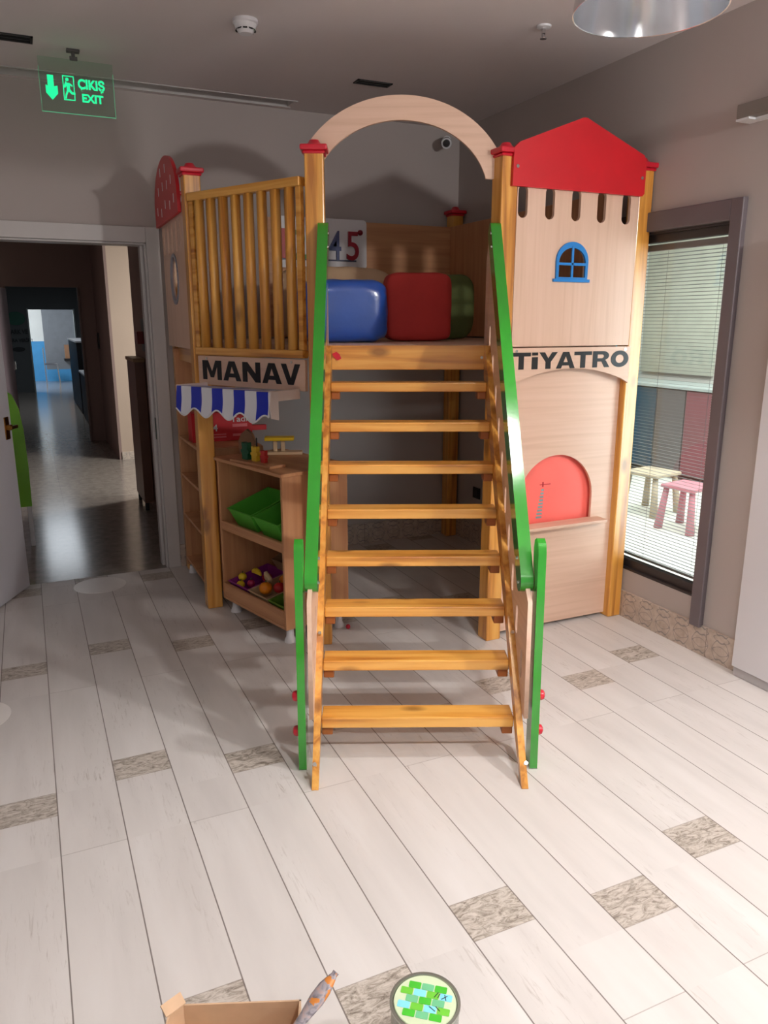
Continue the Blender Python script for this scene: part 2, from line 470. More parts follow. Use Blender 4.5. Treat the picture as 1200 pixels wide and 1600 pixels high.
# ceiling with a recessed slot along the back wall
struct(boxes('ceiling', [(-2.4, WX + .15, -3.2, 4.86, CZ, CZ + .12), (-2.4, WX + .15, 5.0, WY + .15, CZ, CZ + .12),
                         (1.63, WX + .15, 4.86, 5.0, CZ, CZ + .12), (-2.4, 1.63, 4.86, 5.0, CZ + .10, CZ + .12)], ceil_m, bev=0))
struct(boxes('trim_1', [(-2.4, 1.65, 4.852, 4.862, CZ - .004, CZ + .03), (-2.4, 1.65, 4.998, 5.008, CZ - .004, CZ + .03)], white_tr, bev=0))
# back wall with door opening x -0.10..0.73, z < 2.06
DX0, DX1, DZ = -.16, .73, 2.06
struct(boxes('wall_back', [(-2.4, DX0 - .0, WY, WY + .14, 0, CZ), (DX1, WX + .15, WY, WY + .14, 0, CZ), (DX0, DX1, WY, WY + .14, DZ, CZ)], wall_m, bev=0))
# right wall with window opening
WY0, WY1, WZ0, WZ1 = 2.62, 3.62, .27, 2.03
struct(boxes('wall_right', [(WX, WX + .14, -3.2, WY0, 0, CZ), (WX, WX + .14, WY1, WY + .14, 0, CZ),
                            (WX, WX + .14, WY0, WY1, 0, WZ0), (WX, WX + .14, WY0, WY1, WZ1, CZ)], wall_m, bev=0))
struct(boxes('wall_left', [(-2.54, -2.4, -3.2, WY + .14, 0, CZ)], wall_m, bev=0))
struct(boxes('baseboard_back', [(DX1 + .08, WX, WY - .012, WY, 0, .15)], skirt_m, bev=0))
struct(boxes('baseboard_right', [(WX - .012, WX, 1.2, WY - .012, 0, .15)], skirt_m, bev=0))
# door 1 frame and leaf
f = struct(boxes('trim_2', [(DX0 - .08, DX0, WY - .018, WY, 0, DZ + .09), (DX1, DX1 + .08, WY - .018, WY, 0, DZ + .09), (DX0, DX1, WY - .018, WY, DZ, DZ + .09),
                            (DX1 - .012, DX1, WY, WY + .14, 0, DZ), (DX0, DX0 + .012, WY, WY + .14, 0, DZ), (DX0, DX1, WY, WY + .14, DZ - .012, DZ),
                            (DX1 - .03, DX1 - .012, WY + .06, WY + .14, 0, DZ)], white_tr, bev=.003))
box('door_strike', DX1 - .016, DX1 - .012, WY + .02, WY + .045, .86, 1.0, plain('dark_green_metal', C(60, 80, 70), .4, metal=.6), f)
tm = thing('door_1', 'white painted door leaf standing open at the left edge', 'door', (-.135, 5.03, 0), -115)
tm['kind'] = 'structure'; del tm['category']; del tm['label']
box('door_leaf', 0, .98, -.02, .02, .008, DZ - .01, white_pt, tm)
lm = boxes('door_handle', [(.045, .075, .02, .05, .985, 1.015), (-.0, .075, .045, .06, .99, 1.008), (.035, .085, .02, .026, .93, 1.06),
                           (.045, .075, -.05, -.02, .985, 1.015), (.03, .13, -.06, -.045, .99, 1.008), (.035, .085, -.026, -.02, .93, 1.06)], brass, tm)

# window 1: anthracite trim, dark frame, glass, blind
wroot = bpy.data.objects.new('window_1', None); col.objects.link(wroot); wroot['kind'] = 'structure'
WM['window_1'] = flat((WX, 3.1, 1.15)); wroot.matrix_basis = WM['window_1']
I = Matrix.Identity(4)
boxes('window_trim', [(WX - .03, WX + .0, WY0 - .065, WY0, .14, WZ1 + .09), (WX - .03, WX, WY0, WY1 + .07, WZ1, WZ1 + .09), (WX - .03, WX, WY1, WY1 + .07, .14, WZ1)], grey_fr, wroot, I, .004)
boxes('window_frame', [(WX, WX + .13, WY0, WY0 + .012, WZ0, WZ1), (WX, WX + .13, WY1 - .012, WY1, WZ0, WZ1), (WX, WX + .13, WY0, WY1, WZ1 - .012, WZ1), (WX, WX + .13, WY0, WY1, WZ0, WZ0 + .012),
                       (WX + .02, WX + .06, WY0, WY1, WZ0, WZ0 + .055), (WX + .02, WX + .06, WY0, WY1, WZ1 - .05, WZ1),
                       (WX + .02, WX + .06, WY0, WY0 + .02, WZ0, WZ1), (WX + .02, WX + .06, WY1 - .02, WY1, WZ0, WZ1)], dark_fr, wroot, I, .002)
boxes('window_pane', [(WX + .036, WX + .04, WY0 + .015, WY1 - .015, WZ0 + .05, WZ1 - .045)], glass_m, wroot, I, 0)
bl = []
slat_m = plain('silver_blind_slat', C(96, 100, 104), .5, var=.02)
bm = bmesh.new()
z = WZ0 + .075
while z < WZ1 - .09:
    Mx = Matrix.Translation((WX + .08, 0, z)) @ Matrix.Rotation(rad(8), 4, 'Y')
    add_box(bm, -.009, .009, WY0 + .025, WY1 - .025, -.0003, .0003, Mx); z += .0172
link('blind_slats', bm_mesh('blind_slats', bm), slat_m, wroot, I)
boxes('blind_head_rail', [(WX + .065, WX + .095, WY0 + .02, WY1 - .02, WZ1 - .085, WZ1 - .055)], grey_fr, wroot, I)
boxes('blind_bottom_rail', [(WX + .071, WX + .089, WY0 + .025, WY1 - .025, WZ0 + .058, WZ0 + .068)], slat_m, wroot, I)
bm = bmesh.new()
for y in (2.74, 3.08, 3.42): add_cyl(bm, (WX + .08, y, WZ0 + .06), (WX + .08, y, WZ1 - .06), .0009, n=5)
link('blind_cord', bm_mesh('blind_cord', bm), slat_m, wroot, I)
bm = bmesh.new()
zz = .88
while zz < WZ1 - .1:
    bmesh.ops.create_icosphere(bm, subdivisions=1, radius=.0034, matrix=Matrix.Translation((WX + .062, 2.70, zz))); zz += .0125
link('bead_chain', bm_mesh('bead_chain', bm), white_pl, wroot, I)

# ---------------- next room behind the window
struct(boxes('floor_next_room', [(WX + .14, 7.2, 1.0, 10.0, -.1, 0)], plain('pale_floor', C(222, 224, 216), .4), bev=0))
struct(boxes('wall_next_room', [(7.0, 7.14, 1.0, 10.0, 0, CZ), (WX + .14, 7.0, 9.9, 10.0, 0, CZ), (WX + .14, 7.0, 1.0, 1.1, 0, CZ)], cloudw, bev=0))
struct(boxes('ceiling_next_room', [(WX + .14, 7.14, 1.0, 10.0, CZ, CZ + .1)], cloudw, bev=0))
t = thing('storage_cupboard', 'long low cupboard with teal, grey and red fronts behind the window blind', 'cupboard', (6.2, 6.5, 0))
box('body', 6.02, 6.5, 5.0, 8.2, .06, .93, plain('grey_cupboard', C(120, 116, 118), .5), t, I)
box('worktop', 5.98, 6.52, 4.96, 8.24, .93, .96, plain('grey_top', C(150, 160, 160), .4), t, I)
for y0, y1, m_ in ((6.22, 8.18, plain('teal_front', C(20, 62, 84), .5)), (5.82, 6.2, plain('grey_front', C(84, 82, 84), .5)), (5.02, 5.8, plain('red_front', C(112, 66, 74), .5))):
    box('door', 6.0, 6.02, y0, y1, .08, .92, m_, t, I)
t2 = plain('grey_green_board', C(176, 180, 168), .6)
tag(box('wall_board', 6.94, 6.99, 6.4, 7.5, 1.0, 2.62, t2), 'tall grey-green board on the far wall behind the blind', 'board')
tag(box('turquoise_board', 6.93, 6.99, 7.68, 8.6, .9, 1.42, plain('turquoise', C(60, 190, 205), .5)), 'turquoise board low on the far wall at the window left edge', 'board')
def stool(x, y, h, w, mt, lab):
    s = thing('child_stool', lab, 'stool', (x, y, 0), 10)
    box('seat', -w / 2, w / 2, -w / 2, w / 2, h - .03, h, mt, s, bev=.01)
    for a in (-1, 1):
        for b in (-1, 1):
            cyl('leg', (a * w * .48, b * w * .48, 0), (a * w * .38, b * w * .38, h - .03), .034, mt, s, r1=.022)
    return s
stool(4.78, 4.92, .36, .34, plain('beige_stool', C(168, 156, 136), .5), 'beige child stool seen through the lower blind, left one')
stool(4.62, 4.36, .36, .30, plain('dusty_pink_stool', C(178, 116, 128), .5), 'dusty pink child stool seen through the lower blind, right one')

# ---------------- hallway
H = 2.62
struct(boxes('floor_hall', [(-1.4, 2.6, WY, 24.0, -.1, -.001)], hallf_m, bev=0))
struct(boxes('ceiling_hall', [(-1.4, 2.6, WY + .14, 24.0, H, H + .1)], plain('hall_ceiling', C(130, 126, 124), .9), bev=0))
struct(boxes('wall_hall_right', [(.90, 1.0, WY + .14, 7.32, 0, H), (.91, 1.9, 11.25, 11.35, 0, H)], hallw_m, bev=0))
struct(boxes('wall_hall_left', [(-1.0, -.9, WY + .14, 11.2, 0, H)], hallw_m, bev=0))
struct(boxes('wall_hall_beige', [(.93, 2.6, 9.52, 9.62, 0, H)], beigew_m, bev=0))
struct(boxes('wall_hall_side', [(.90, .93, 9.52, 11.2, 0, H)], hallw_m, bev=0))
struct(boxes('wall_hall_end', [(-.9, -.17, 11.2, 11.32, 0, H), (.72, .93, 11.2, 11.32, 0, H), (-.17, .72, 11.2, 11.32, 2.03, H)], hallw_m, bev=0))
struct(boxes('trim_3', [(.70, .72, 11.17, 11.33, 0, 2.03), (-.17, -.15, 11.17, 11.33, 0, 2.03)], plain('brown_jamb', C(120, 100, 96), .5), bev=0))
struct(boxes('baseboard_hall', [(.93, 2.6, 9.505, 9.52, 0, .09)], skirt_m, bev=0))
struct(boxes('wall_corridor_left', [(-1.2, -1.1, 11.32, 19.7, 0, H)], dgrey, bev=0))
struct(boxes('wall_corridor_right', [(1.3, 1.4, 11.35, 19.7, 0, H)], dgrey, bev=0))
struct(boxes('wall_corridor_end', [(-1.2, .135, 19.7, 19.85, 0, H), (1.12, 1.4, 19.7, 19.85, 0, H), (.135, 1.12, 19.7, 19.85, 1.86, H)], dgrey, bev=0))
struct(boxes('trim_4', [(1.10, 1.13, 19.66, 19.86, 0, 1.88), (.12, .15, 19.66, 19.86, 0, 1.88)], plain('grey_jamb', C(150, 160, 160), .5), bev=0))
struct(boxes('wall_far_room', [(-1.4, .50, 23.4, 23.5, 1.07, H), (-1.4, -1.3, 19.85, 23.4, 0, H), (2.5, 2.6, 19.85, 23.4, 0, H)], cloudw, bev=0))
struct(boxes('trim_5', [(-1.4, .50, 23.39, 23.5, 0, 1.07), (.5, 2.5, 23.19, 23.3, 0, .32)], wain, bev=0))
struct(boxes('wall_far_partition', [(.5, 2.5, 23.2, 23.3, .32, H)], plain('grey_partition', C(120, 124, 130), .7), bev=0))
t = thing('door_2', 'x', 'x', (-.16, 11.15, 0), -97); t['kind'] = 'structure'; del t['label']; del t['category']
box('door_leaf', 0, .86, -.02, .02, .01, 2.0, plain('mauve_grey_leaf', C(150, 132, 138), .5), t)
boxes('door_handle', [(.06, .10, .02, .05, 1.0, 1.1), (.06, .16, .045, .06, 1.05, 1.07)], chrome, t)
# words on the corridor end wall
t = thing('wall_sign', 'dark lettering under a green oval on the far corridor wall', 'sign', (-.15, 19.69, .95))
Ms = frame((-.42, 19.69, 0), 0)
dk = plain('dark_sign_ink', C(18, 26, 30), .6)
plate('green_oval', [ell(.30, 1.66, .20, .15)], .01, plain('sign_green', C(30, 92, 74), .6), t, Ms, z=.006)
text('lettering', 'PARK VE', .12, 1.32, .002, .40, .10, dk, t, Ms, bold=.03, t=.008)
text('lettering', 'ARA VERİR !', .12, 1.14, .002, .48, .10, dk, t, Ms, bold=.03, t=.008)
plate('small_mark', [ell(.30, .98, .13, .05)], .01, dk, t, Ms, z=.006)
# things in the hall
t = thing('green_chair', 'bright green curved chair back with white rim behind the open door', 'chair', (-.14, 6.0, 0), 3)
pts = [(0, .30), (.10, .30), (.105, .6), (.10, .85), (.085, 1.0), (.05, 1.10), (0, 1.14), (-.05, 1.13), (-.06, 1.0), (-.06, .3)]
plate('backrest', [pts], .05, plain('lime_green_plastic', C(120, 190, 30), .35), t, frame((-.165, 6.0, 0), 0))
plate('rim', [[(-.07, 1.0), (-.06, 1.15), (.0, 1.165), (.0, 1.14), (-.045, 1.12), (-.052, 1.0)]], .07, white_pl, t, frame((-.165, 6.0, 0), 0))
box('leg', -.04, -.01, -.015, .015, 0, .32, white_pl, t); box('leg', .04, .07, -.015, .015, 0, .32, white_pl, t)
t = thing('wall_cabinet', 'narrow brown wooden cabinet standing against the dark hall wall', 'cabinet', (.85, 7.0, 0))
brn = plain('brown_wood', C(112, 74, 58), .45)
box('body', .815, .895, 6.75, 7.28, .07, 1.27, brn, t, I)
box('top', .805, .898, 6.74, 7.29, 1.27, 1.30, plain('tan_wood', C(150, 118, 80), .45), t, I)
box('leg', .82, .85, 6.77, 6.80, 0, .07, black_pl, t, I); box('leg', .82, .85, 7.22, 7.25, 0, .07, black_pl, t, I)
t = thing('alarm_box', 'small red alarm box with dark green plate on the hall wall', 'alarm', (.88, 6.75, 1.45))
box('back_plate', .885, .899, 6.58, 6.74, 1.36, 1.62, plain('dark_green_plate', C(40, 56, 50), .4), t, I)
box('red_button_box', .835, .885, 6.62, 6.76, 1.42, 1.52, plain('deep_red', C(120, 24, 22), .4), t, I)
tag(box('door_phone', .882, .899, 10.9, 11.05, 1.25, 1.45, black_pl), 'black wall device on the dark wall beside the second doorway', 'device')
# corridor units with white tops
for (y0, y1, zt, lab) in ((14.6, 17.2, 1.27, 'black corridor cabinet with white top, the taller one farther off'), (12.4, 14.1, .80, 'black corridor cabinet with white top, the lower one nearer')):
    t = thing('corridor_cabinet', lab, 'cabinet', (1.1, (y0 + y1) / 2, 0), group='black cabinets in the corridor')
    x0 = .80 if zt > 1 else .79
    box('body', x0 + .02, 1.28, y0, y1, 0.02, zt - .03, plain('black_body', C(20, 20, 24), .5), t, I)
    box('top', x0, 1.29, y0 - .02, y1 + .02, zt - .03, zt, white_pl, t, I)
t = thing('chrome_chair', 'chrome tubular chair frame in the bright room at the corridor end', 'chair', (.62, 22.6, 0))
for y in (22.4, 22.8):
    skin_tube('side_frame', [(.45, y, 0), (.43, y, .92)], .012, chrome, t, I)
    skin_tube('leg_frame', [(.43, y, .50), (.74, y, .50), (.78, y, 0)], .012, chrome, t, I)
skin_tube('back_bar', [(.43, 22.4, .9), (.43, 22.8, .9)], .012, chrome, t, I)
box('seat', .45, .76, 22.4, 22.8, .48, .50, plain('blue_grey_seat', C(80, 96, 120), .5), t, I)
tag(box('cardboard_carton', .98, 1.12, 22.8, 23.1, .62, .98, plain('tan_card', C(150, 110, 80), .7)), 'brown carton beside the black cabinet in the far room', 'box')
tag(box('carton_shelf', .95, 1.16, 22.7, 23.15, .55, .62, black_pl), 'black shelf under the brown carton in the far room', 'shelf')

# ================================================================== CEILING THINGS
t = thing('smoke_detector', 'round white smoke detector on the ceiling', 'detector', (1.03, 3.72, CZ))
lathe('base', [(0, 0), (.055, 0), (.056, -.014), (.05, -.018), (0, -.018)], white_pl, t)
lathe('sensor_head', [(.05, -.018), (.046, -.03), (.034, -.05), (.028, -.056), (0, -.058)], white_pl, t)
bm = bmesh.new()
for k in range(10):
    a = 2 * PI * k / 10
    Mx = Matrix.Rotation(a, 4, 'Z') @ Matrix.Translation((.041, 0, -.040)) @ Matrix.Rotation(rad(55), 4, 'Y')
    add_box(bm, -.006, .006, -.009, .009, -.001, .001, Mx)
link('smoke_slots', bm_mesh('smoke_slots', bm), black_pl, t)
t = thing('sprinkler', 'chrome fire sprinkler with white rosette on the ceiling', 'sprinkler', (2.27, 3.23, CZ))
lathe('rosette', [(0, 0), (.034, 0), (.032, -.008), (.012, -.012), (0, -.012)], white_pl, t)
lathe('nozzle', [(0, -.01), (.008, -.012), (.008, -.03), (.004, -.034), (.004, -.05), (.015, -.05), (.015, -.053), (0, -.054)], chrome, t, n=16)
boxes('nozzle_arms', [(-.009, -.006, -.002, .002, -.05, -.028), (.006, .009, -.002, .002, -.05, -.028)], chrome, t, bev=0)
def vent(x, y, w, d, lab):
    v = thing('ceiling_vent', lab, 'vent', (x, y, CZ))
    boxes('vent_frame', [(-w / 2, w / 2, -d / 2, -d / 2 + .012, -.006, 0), (-w / 2, w / 2, d / 2 - .012, d / 2, -.006, 0), (-w / 2, -w / 2 + .01, -d / 2, d / 2, -.006, 0), (w / 2 - .01, w / 2, -d / 2, d / 2, -.006, 0)], black_pl, v, bev=0)
    boxes('vent_dark_plate', [(-w / 2 + .01, w / 2 - .01, -d / 2 + .012, d / 2 - .012, -.0025, -.0005)], plain('vent_recess_shade', C(6, 6, 6), .9), v, bev=0)  # black plate painted as the shade of a recess, ceiling is not cut
    boxes('vent_blade', [(-w / 2, w / 2, -.003, .003, -.006, -.002)], black_pl, v, bev=0)
vent(1.915, 4.33, .21, .075, 'small black ceiling vent above the wooden arch')
vent(.08, 4.38, .20, .10, 'black ceiling vent at the upper left beside the exit sign')
# exit sign
t = thing('exit_sign', 'glowing green running-man exit sign hanging from the ceiling', 'sign', (.36, 4.45, CZ))
Ms = frame((.195, 4.45, 2.60), 0)
plate('acrylic_panel', [rrect(0, .345, 0, .245, .004)], .006, acry_m, t, Ms)
glow = plain('green_glow', (0.01, .75, .28, 1), .5, emit=1.15)
edge = plain('green_edge_glow', (.12, .62, .33, 1), .5, emit=.35)
boxes('panel_edge', [(0, .345, -.0005, .0018, -.004, .004), (0, .0014, 0, .2, -.004, .004), (.3436, .345, 0, .2, -.004, .004)], edge, t, Ms, bev=0)
plate('arrow', [[(.036, .165), (.064, .165), (.064, .115), (.080, .12), (.080, .085), (.053, .055), (.026, .085), (.026, .12), (.036, .115)]], .003, glow, t, Ms, z=.005)
plate('door_pictogram', [rect(.105, .158, .06, .17), rect(.109, .154, .064, .166)], .003, glow, t, Ms, z=.005)
man = [[(.118, .146), (.124, .138), (.136, .138), (.150, .128), (.148, .122), (.138, .128), (.136, .112), (.146, .098), (.160, .096), (.160, .088), (.142, .088), (.130, .100), (.122, .085), (.118, .066), (.110, .068), (.116, .090), (.122, .105), (.122, .124), (.114, .114), (.108, .118)], ell(.126, .153, .008, .008, n=12)]
plate('running_man', man, .003, glow, t, Ms, z=.006)
text('exit_lettering', 'ÇIKIŞ', .175, .105, .0035, .125, .060, glow, t, Ms, bold=.035, t=.003)
text('exit_lettering', 'EXIT', .190, .058, .0035, .10, .038, glow, t, Ms, bold=.035, t=.003)
boxes('ceiling_bracket', [(-.03, .03, -.02, .02, -.012, 0), (-.008, .008, -.008, .008, -.035, -.01), (-.018, .018, -.006, .006, -.048, -.03)], plain('bracket_grey', C(84, 82, 80), .5), t)
# cctv
t = thing('security_camera', 'white dome security camera with black lens high in the corner', 'camera', (2.74, 5.0, 2.78))
def aim(o, d, up='Y'): return Matrix.Translation(Vector(o)) @ Vector(d).to_track_quat('Z', up).to_matrix().to_4x4()
Mc = aim((2.72, 4.93, 2.765), (-.55, -.95, -.35))
lathe('camera_body', [(0, -.06), (.032, -.055), (.036, 0), (.034, .03), (.0, .031)], white_pl, t, Mc)
lathe('lens', [(0, .031), (.024, .031), (.02, .042), (0, .044)], black_pl, t, Mc)
cyl('mount', (2.745, 4.97, 2.79), (2.78, WY, 2.80), .028, white_pl, t, I)
# pendant
t = thing('pendant_lamp', 'shiny aluminium pendant lamp shade hanging near the camera', 'lamp', (PEND[0], PEND[1], CZ))
Mp = flat((PEND[0], PEND[1], 2.40))
prof = [(.200, 0), (.192, .06), (.170, .15), (.135, .24), (.085, .31), (.035, .34), (.032, .338), (.082, .305), (.131, .237), (.165, .148), (.188, .06), (.197, .001), (.200, 0)]
lathe('lamp_shade', prof, chrome, t, Mp, n=64)
lathe('bulb', [(0, .205), (.02, .21), (.032, .232), (.026, .262), (.014, .285), (.014, .33), (0, .33)], plain('frosted_bulb', (1, .95, .9, 1), .4, emit=6), t, flat((PEND[0], PEND[1], 2.415)), n=20)
cyl('cord', (PEND[0], PEND[1], 2.73), (PEND[0], PEND[1], CZ), .004, black_pl, t, I)
lathe('ceiling_rose', [(0, 0), (.05, 0), (.05, -.02), (0, -.025)], white_pl, t)
# light switch / socket
t = thing('wall_socket', 'small black wall socket under the platform', 'socket', (WX - .01, 4.69, .385))
boxes('cover_plate', [(WX - .012, WX - .0005, 4.645, 4.735, .345, .425)], black_pl, t, I)
cyl('socket_well', (WX - .014, 4.69, .385), (WX - .0125, 4.69, .385), .022, dark_fr, t, I)
# rail at upper right and cupboard
t = thing('wall_rail', 'grey slim rail box high on the right wall, pale cut end', 'rail', (WX - .05, 2.3, 2.40))
box('rail_body', WX - .09, WX - .001, 1.55, 2.585, 2.42, 2.475, plain('grey_rail', C(128, 120, 114), .5), t, I)
boxes('end_cap', [(WX - .085, WX - .045, 2.525, 2.59, 2.412, 2.420), (WX - .045, WX - .002, 2.465, 2.59, 2.412, 2.420)], white_pl, t, I, 0)
t = thing('white_cupboard', 'tall white cupboard side at the right edge of the picture', 'cupboard', (2.87, 1.8, 0))
box('door', 2.842, 2.882, 1.30, 2.325, .045, 1.95, plain('white_cupboard_paint', C(214, 212, 216), .35, var=.01), t, I)
box('plinth', 2.85, 2.880, 1.30, 2.32, .0, .045, plain('grey_plinth', C(176, 172, 174), .5), t, I)

# ================================================================== PLAY STRUCTURE
A_, B_, C_, D_, E_, F_ = (.85, 4.22), (1.25, 3.47), (2.05, 3.165), (2.845, 3.17), (2.835, 4.995), (.885, 4.99)
play = thing('play_structure', 'wooden climbing play tower with green handrails, arch and castle panel', 'playground', (1.9, 4.0, 0))
PH = 2.325
def post(p, rot, h=PH):
    M = flat((p[0], p[1], 0), rot)
    o = box('post', -.0425, .0425, -.0425, .0425, 0, h, pine_z, play, M, bev=.006)
    c = boxes('post_cap', [(-.06, .06, -.06, .06, h, h + .024), (-.05, .05, -.05, .05, h - .014, h)], red_pl, o, M, .008)
    lathe('post_cap', [(.045, h + .023), (.028, h + .036), (.02, h + .048), (0, h + .052)], red_pl, o, M, n=24)
    return o
SA = 23.94
pA = post(A_, 0); pB = post(B_, -SA); pC = post(C_, 0); pD = post(D_, 0); pE = post(E_, 0); pF = post(F_, 0)
# platform
me = curve_mesh([[(A_[0], A_[1]), (B_[0] + .01, B_[1] + .03), (C_[0], C_[1] + .03), (D_[0] - .04, D_[1] + .05), (E_[0] - .04, E_[1]), (F_[0], F_[1])]], .03)
link('platform_deck', me, beech_x, play, Matrix.Translation((0, 0, 1.475)))
SO = (1.117, 2.134, 0)
sa = rad(SA)
su = Vector((math.cos(sa), -math.sin(sa), 0)); sv = Vector((math.sin(sa), math.cos(sa), 0))
MF = frame(SO, -SA)                       # faces the camera: x=u, y=up, z=-s
MS = frame(SO, 90 - SA)                   # x=s, y=up, z=u
def S_(i): return .038 + .138 * i
def Z_(i): return .008 + .165 * i
WD = .714
fb = box('platform_beam', -.36, .375, 1.378, 1.49, -1.30, -1.262, pine_x, play, MF, bev=.004)
for x in (-.32, .345):
    bm = bmesh.new(); add_cyl(bm, (x, 1.435, -1.262), (x, 1.435, -1.256), .007, n=12)
    link('screw', bm_mesh('screw', bm), screw_m, fb, MF)
plate('red_tag', [[(-.355, 1.452), (-.335, 1.462), (-.32, 1.450), (-.312, 1.43), (-.33, 1.422), (-.345, 1.434)]], .006, red_pl, fb, MF, z=-1.258)
# beams under the deck
for (p, q) in ((A_, F_), (F_, E_), (D_, E_)):
    d = Vector((q[0] - p[0], q[1] - p[1], 0)); L = d.length
    box('floor_beam', .045, L - .045, 1.37, 1.458, -.02, .02, pine_x, play, frame((p[0], p[1], 0), math.degrees(math.atan2(d.y, d.x))))
# staircase
cleat_m = plain('dark_pine_cleat', C(160, 92, 40), .4)
for i in range(1, 9):
    s, zt = S_(i), Z_(i)
    tr = box('stair_tread', -WD / 2, WD / 2, zt - .042, zt, -s - .098, -s, pine_x, play, MF, bev=.004)
    for xa in (-WD / 2, WD / 2 - .04):
        box('tread_cleat', xa, xa + .04, zt - .078, zt - .0425, -s - .085, -s - .015, cleat_m, tr, MF, .004)
for sg in (-1, 1):
    uo = sg * (WD / 2 + .0125)
    st = plate('stringer', [[(-.02, 0), (.012, 0), (.13, .1), (1.26, 1.345), (1.26, 1.49), (1.235, 1.49)]], .024, pine_x, play, MS, z=uo, bev=.003)
    for q0, q1 in (((-.003, .09, uo), (-.016, .102, uo)), ((.35, .43, uo), (.335, .445, uo))):
        bm = bmesh.new(); add_cyl(bm, q0, q1, .007, n=10)
        link('bolt', bm_mesh('bolt', bm), screw_m, st, MS)
    # slotted side panel
    out = [(.115, .20), (.135, .64), (.26, .72), (1.245, 1.975), (1.40, 1.96), (1.45, 1.88), (1.45, 1.50), (1.255, 1.30), (.36, .235)]
    hol = []
    for k in range(10):
        cs = .212 + .1165 * k; cz = .372 + .128 * k
        hol.append(rrect(cs - .020, cs + .020, cz - .056, cz + .056, .0199, 5)[::-1])
    sp_ = plate('side_panel', [out] + hol, .016, beech_x, play, MS, z=sg * .389)
    # handrail
    r = plate('handrail', [capsule2((.225, .695), (1.245, 1.985), .088, 10)], .046, green_m, play, MS, z=sg * .385, bev=.006)
    r.location += Vector((0, 0, 0))
    for (cs, cz) in ((.24, .68), (.28, .76), (1.17, 1.92), (1.20, 1.98)):
        bm = bmesh.new(); add_cyl(bm, (cs, cz, sg * .363), (cs, cz, sg * .358), .006, n=10)
        link('screw', bm_mesh('screw', bm), screw_m, r, MS)
    n_ = plate('newel_board', [[(.105, 0), (.185, 0), (.215, .82), (.205, .85), (.175, .865), (.145, .85), (.135, .82)]], .028, green_m, play, MS, z=sg * .4235, bev=.006)
    for cz in (.14, .28):
        cs = .145
        lathe('bolt_cap', [(0, 0), (.019, 0), (.020, .008), (.017, .017), (.009, .022), (0, .023)], red_pl, n_, MS @ Matrix.Translation((cs, cz, sg * .4375)) @ (Matrix.Rotation(PI, 4, 'X') if sg < 0 else Matrix.Identity(4)), n=20)
# arch over the stairs
cxu = -.035; zc = 2.15
out = ell(cxu, zc, .49, .42, -5, 185, 60) + ell(cxu, zc, .395, .318, 185, -5, 60)
out = [(max(-.462, x), max(2.225, y)) for x, y in out]
plate('arch', [out], .018, beech_x, play, MF, z=-1.335, bev=.002)

# left railing between posts A and B
ab = math.degrees(math.atan2(B_[1] - A_[1], B_[0] - A_[0]))
MA = frame((A_[0], A_[1], 0), ab)
LAB = math.hypot(B_[0] - A_[0], B_[1] - A_[1])
ro = .04
x0, x1 = .035, LAB - .045
rl = boxes('railing_frame', [(x0, x1, 2.185, 2.225, ro - .025, ro + .02), (x0, x1, 1.43, 1.468, ro - .02, ro + .02), (x0, x0 + .03, 1.468, 2.185, ro - .015, ro + .012), (x1 - .03, x1, 1.468, 2.185, ro - .015, ro + .012)], pine_x, play, MA, .004)
for k in range(8):
    cx = x0 + .068 + k * (x1 - x0 - .118) / 7.3
    cyl('baluster', (cx, 1.468, ro), (cx, 2.185, ro), .0245, pine_y, play, MA, n=18)
# MANAV board
mb = plate('shop_sign', [rrect(.05, LAB - .035, 1.278, 1.425, .004)], .016, beech_x, play, MA, z=ro + .008)
heavy_text('sign_letter', 'MANAV', .085, 1.305, ro + .0162, .70, .098, black_m, mb, MA)
for x in (.12, LAB - .12):
    bm = bmesh.new(); add_cyl(bm, (x, 1.412, ro + .016), (x, 1.412, ro + .020), .006, n=10)
    link('screw', bm_mesh('screw', bm), screw_m, mb, MA)
# awning
ax0, ax1, ad = .11, .775, .25
az_b, az_f = 1.272, 1.285
awm = stripe_material(.155, ax0 - .040)
pr_ = [(ro + .018, az_b), (ad, az_f)]
bm = bmesh.new()
N = 60; K = 8
rows = []
vh = .125
for j in range(K + 1):
    row = []
    for i in range(N + 1):
        x = ax0 + (ax1 - ax0) * i / N
        if j <= 2:
            tt = j / 2; zz_ = ro + .018 + (ad - ro - .018) * tt; y = az_b + (az_f - az_b) * tt
        else:
            tt = (j - 2) / (K - 2)
            hh = vh - .020 * math.cos(2 * PI * (i / N) * 4.0 + .9)
            y = az_f - hh * tt; zz_ = ad + .012 * math.sin(tt * PI * .5)
        row.append(bm.verts.new((x, y, zz_)))
    rows.append(row)
for j in range(K):
    for i in range(N):
        bm.faces.new((rows[j][i], rows[j][i + 1], rows[j + 1][i + 1], rows[j + 1][i]))
aw = link('awning', bm_mesh('awning', bm), awm, play, MA, smooth=False)
so = aw.modifiers.new('thick', 'SOLIDIFY'); so.thickness = .005
skin_tube('awning_hem', [(ax0 + (ax1 - ax0) * i / N, az_f - (vh - .020 * math.cos(2 * PI * (i / N) * 4.0 + .9)), ad + .013) for i in range(N + 1)], .004, white_pl, aw, MA)
boxes('awning_bracket', [(ax1 - .012, ax1 + .008, az_b - .03, az_f + .004, ro + .02, ad)], plain('cream_bracket', C(222, 205, 196), .5), aw, MA)
plate('awning_side', [[(0, 0), (.045, 0), (.055, -.06), (.045, -.12), (0, -.13)]], .006, plain('cream_bracket_b', C(222, 208, 202), .5), aw, MA @ Matrix.Translation((ax1 + .005, az_f, ad - .045)) @ Matrix.Rotation(-PI / 2, 4, 'Y'))
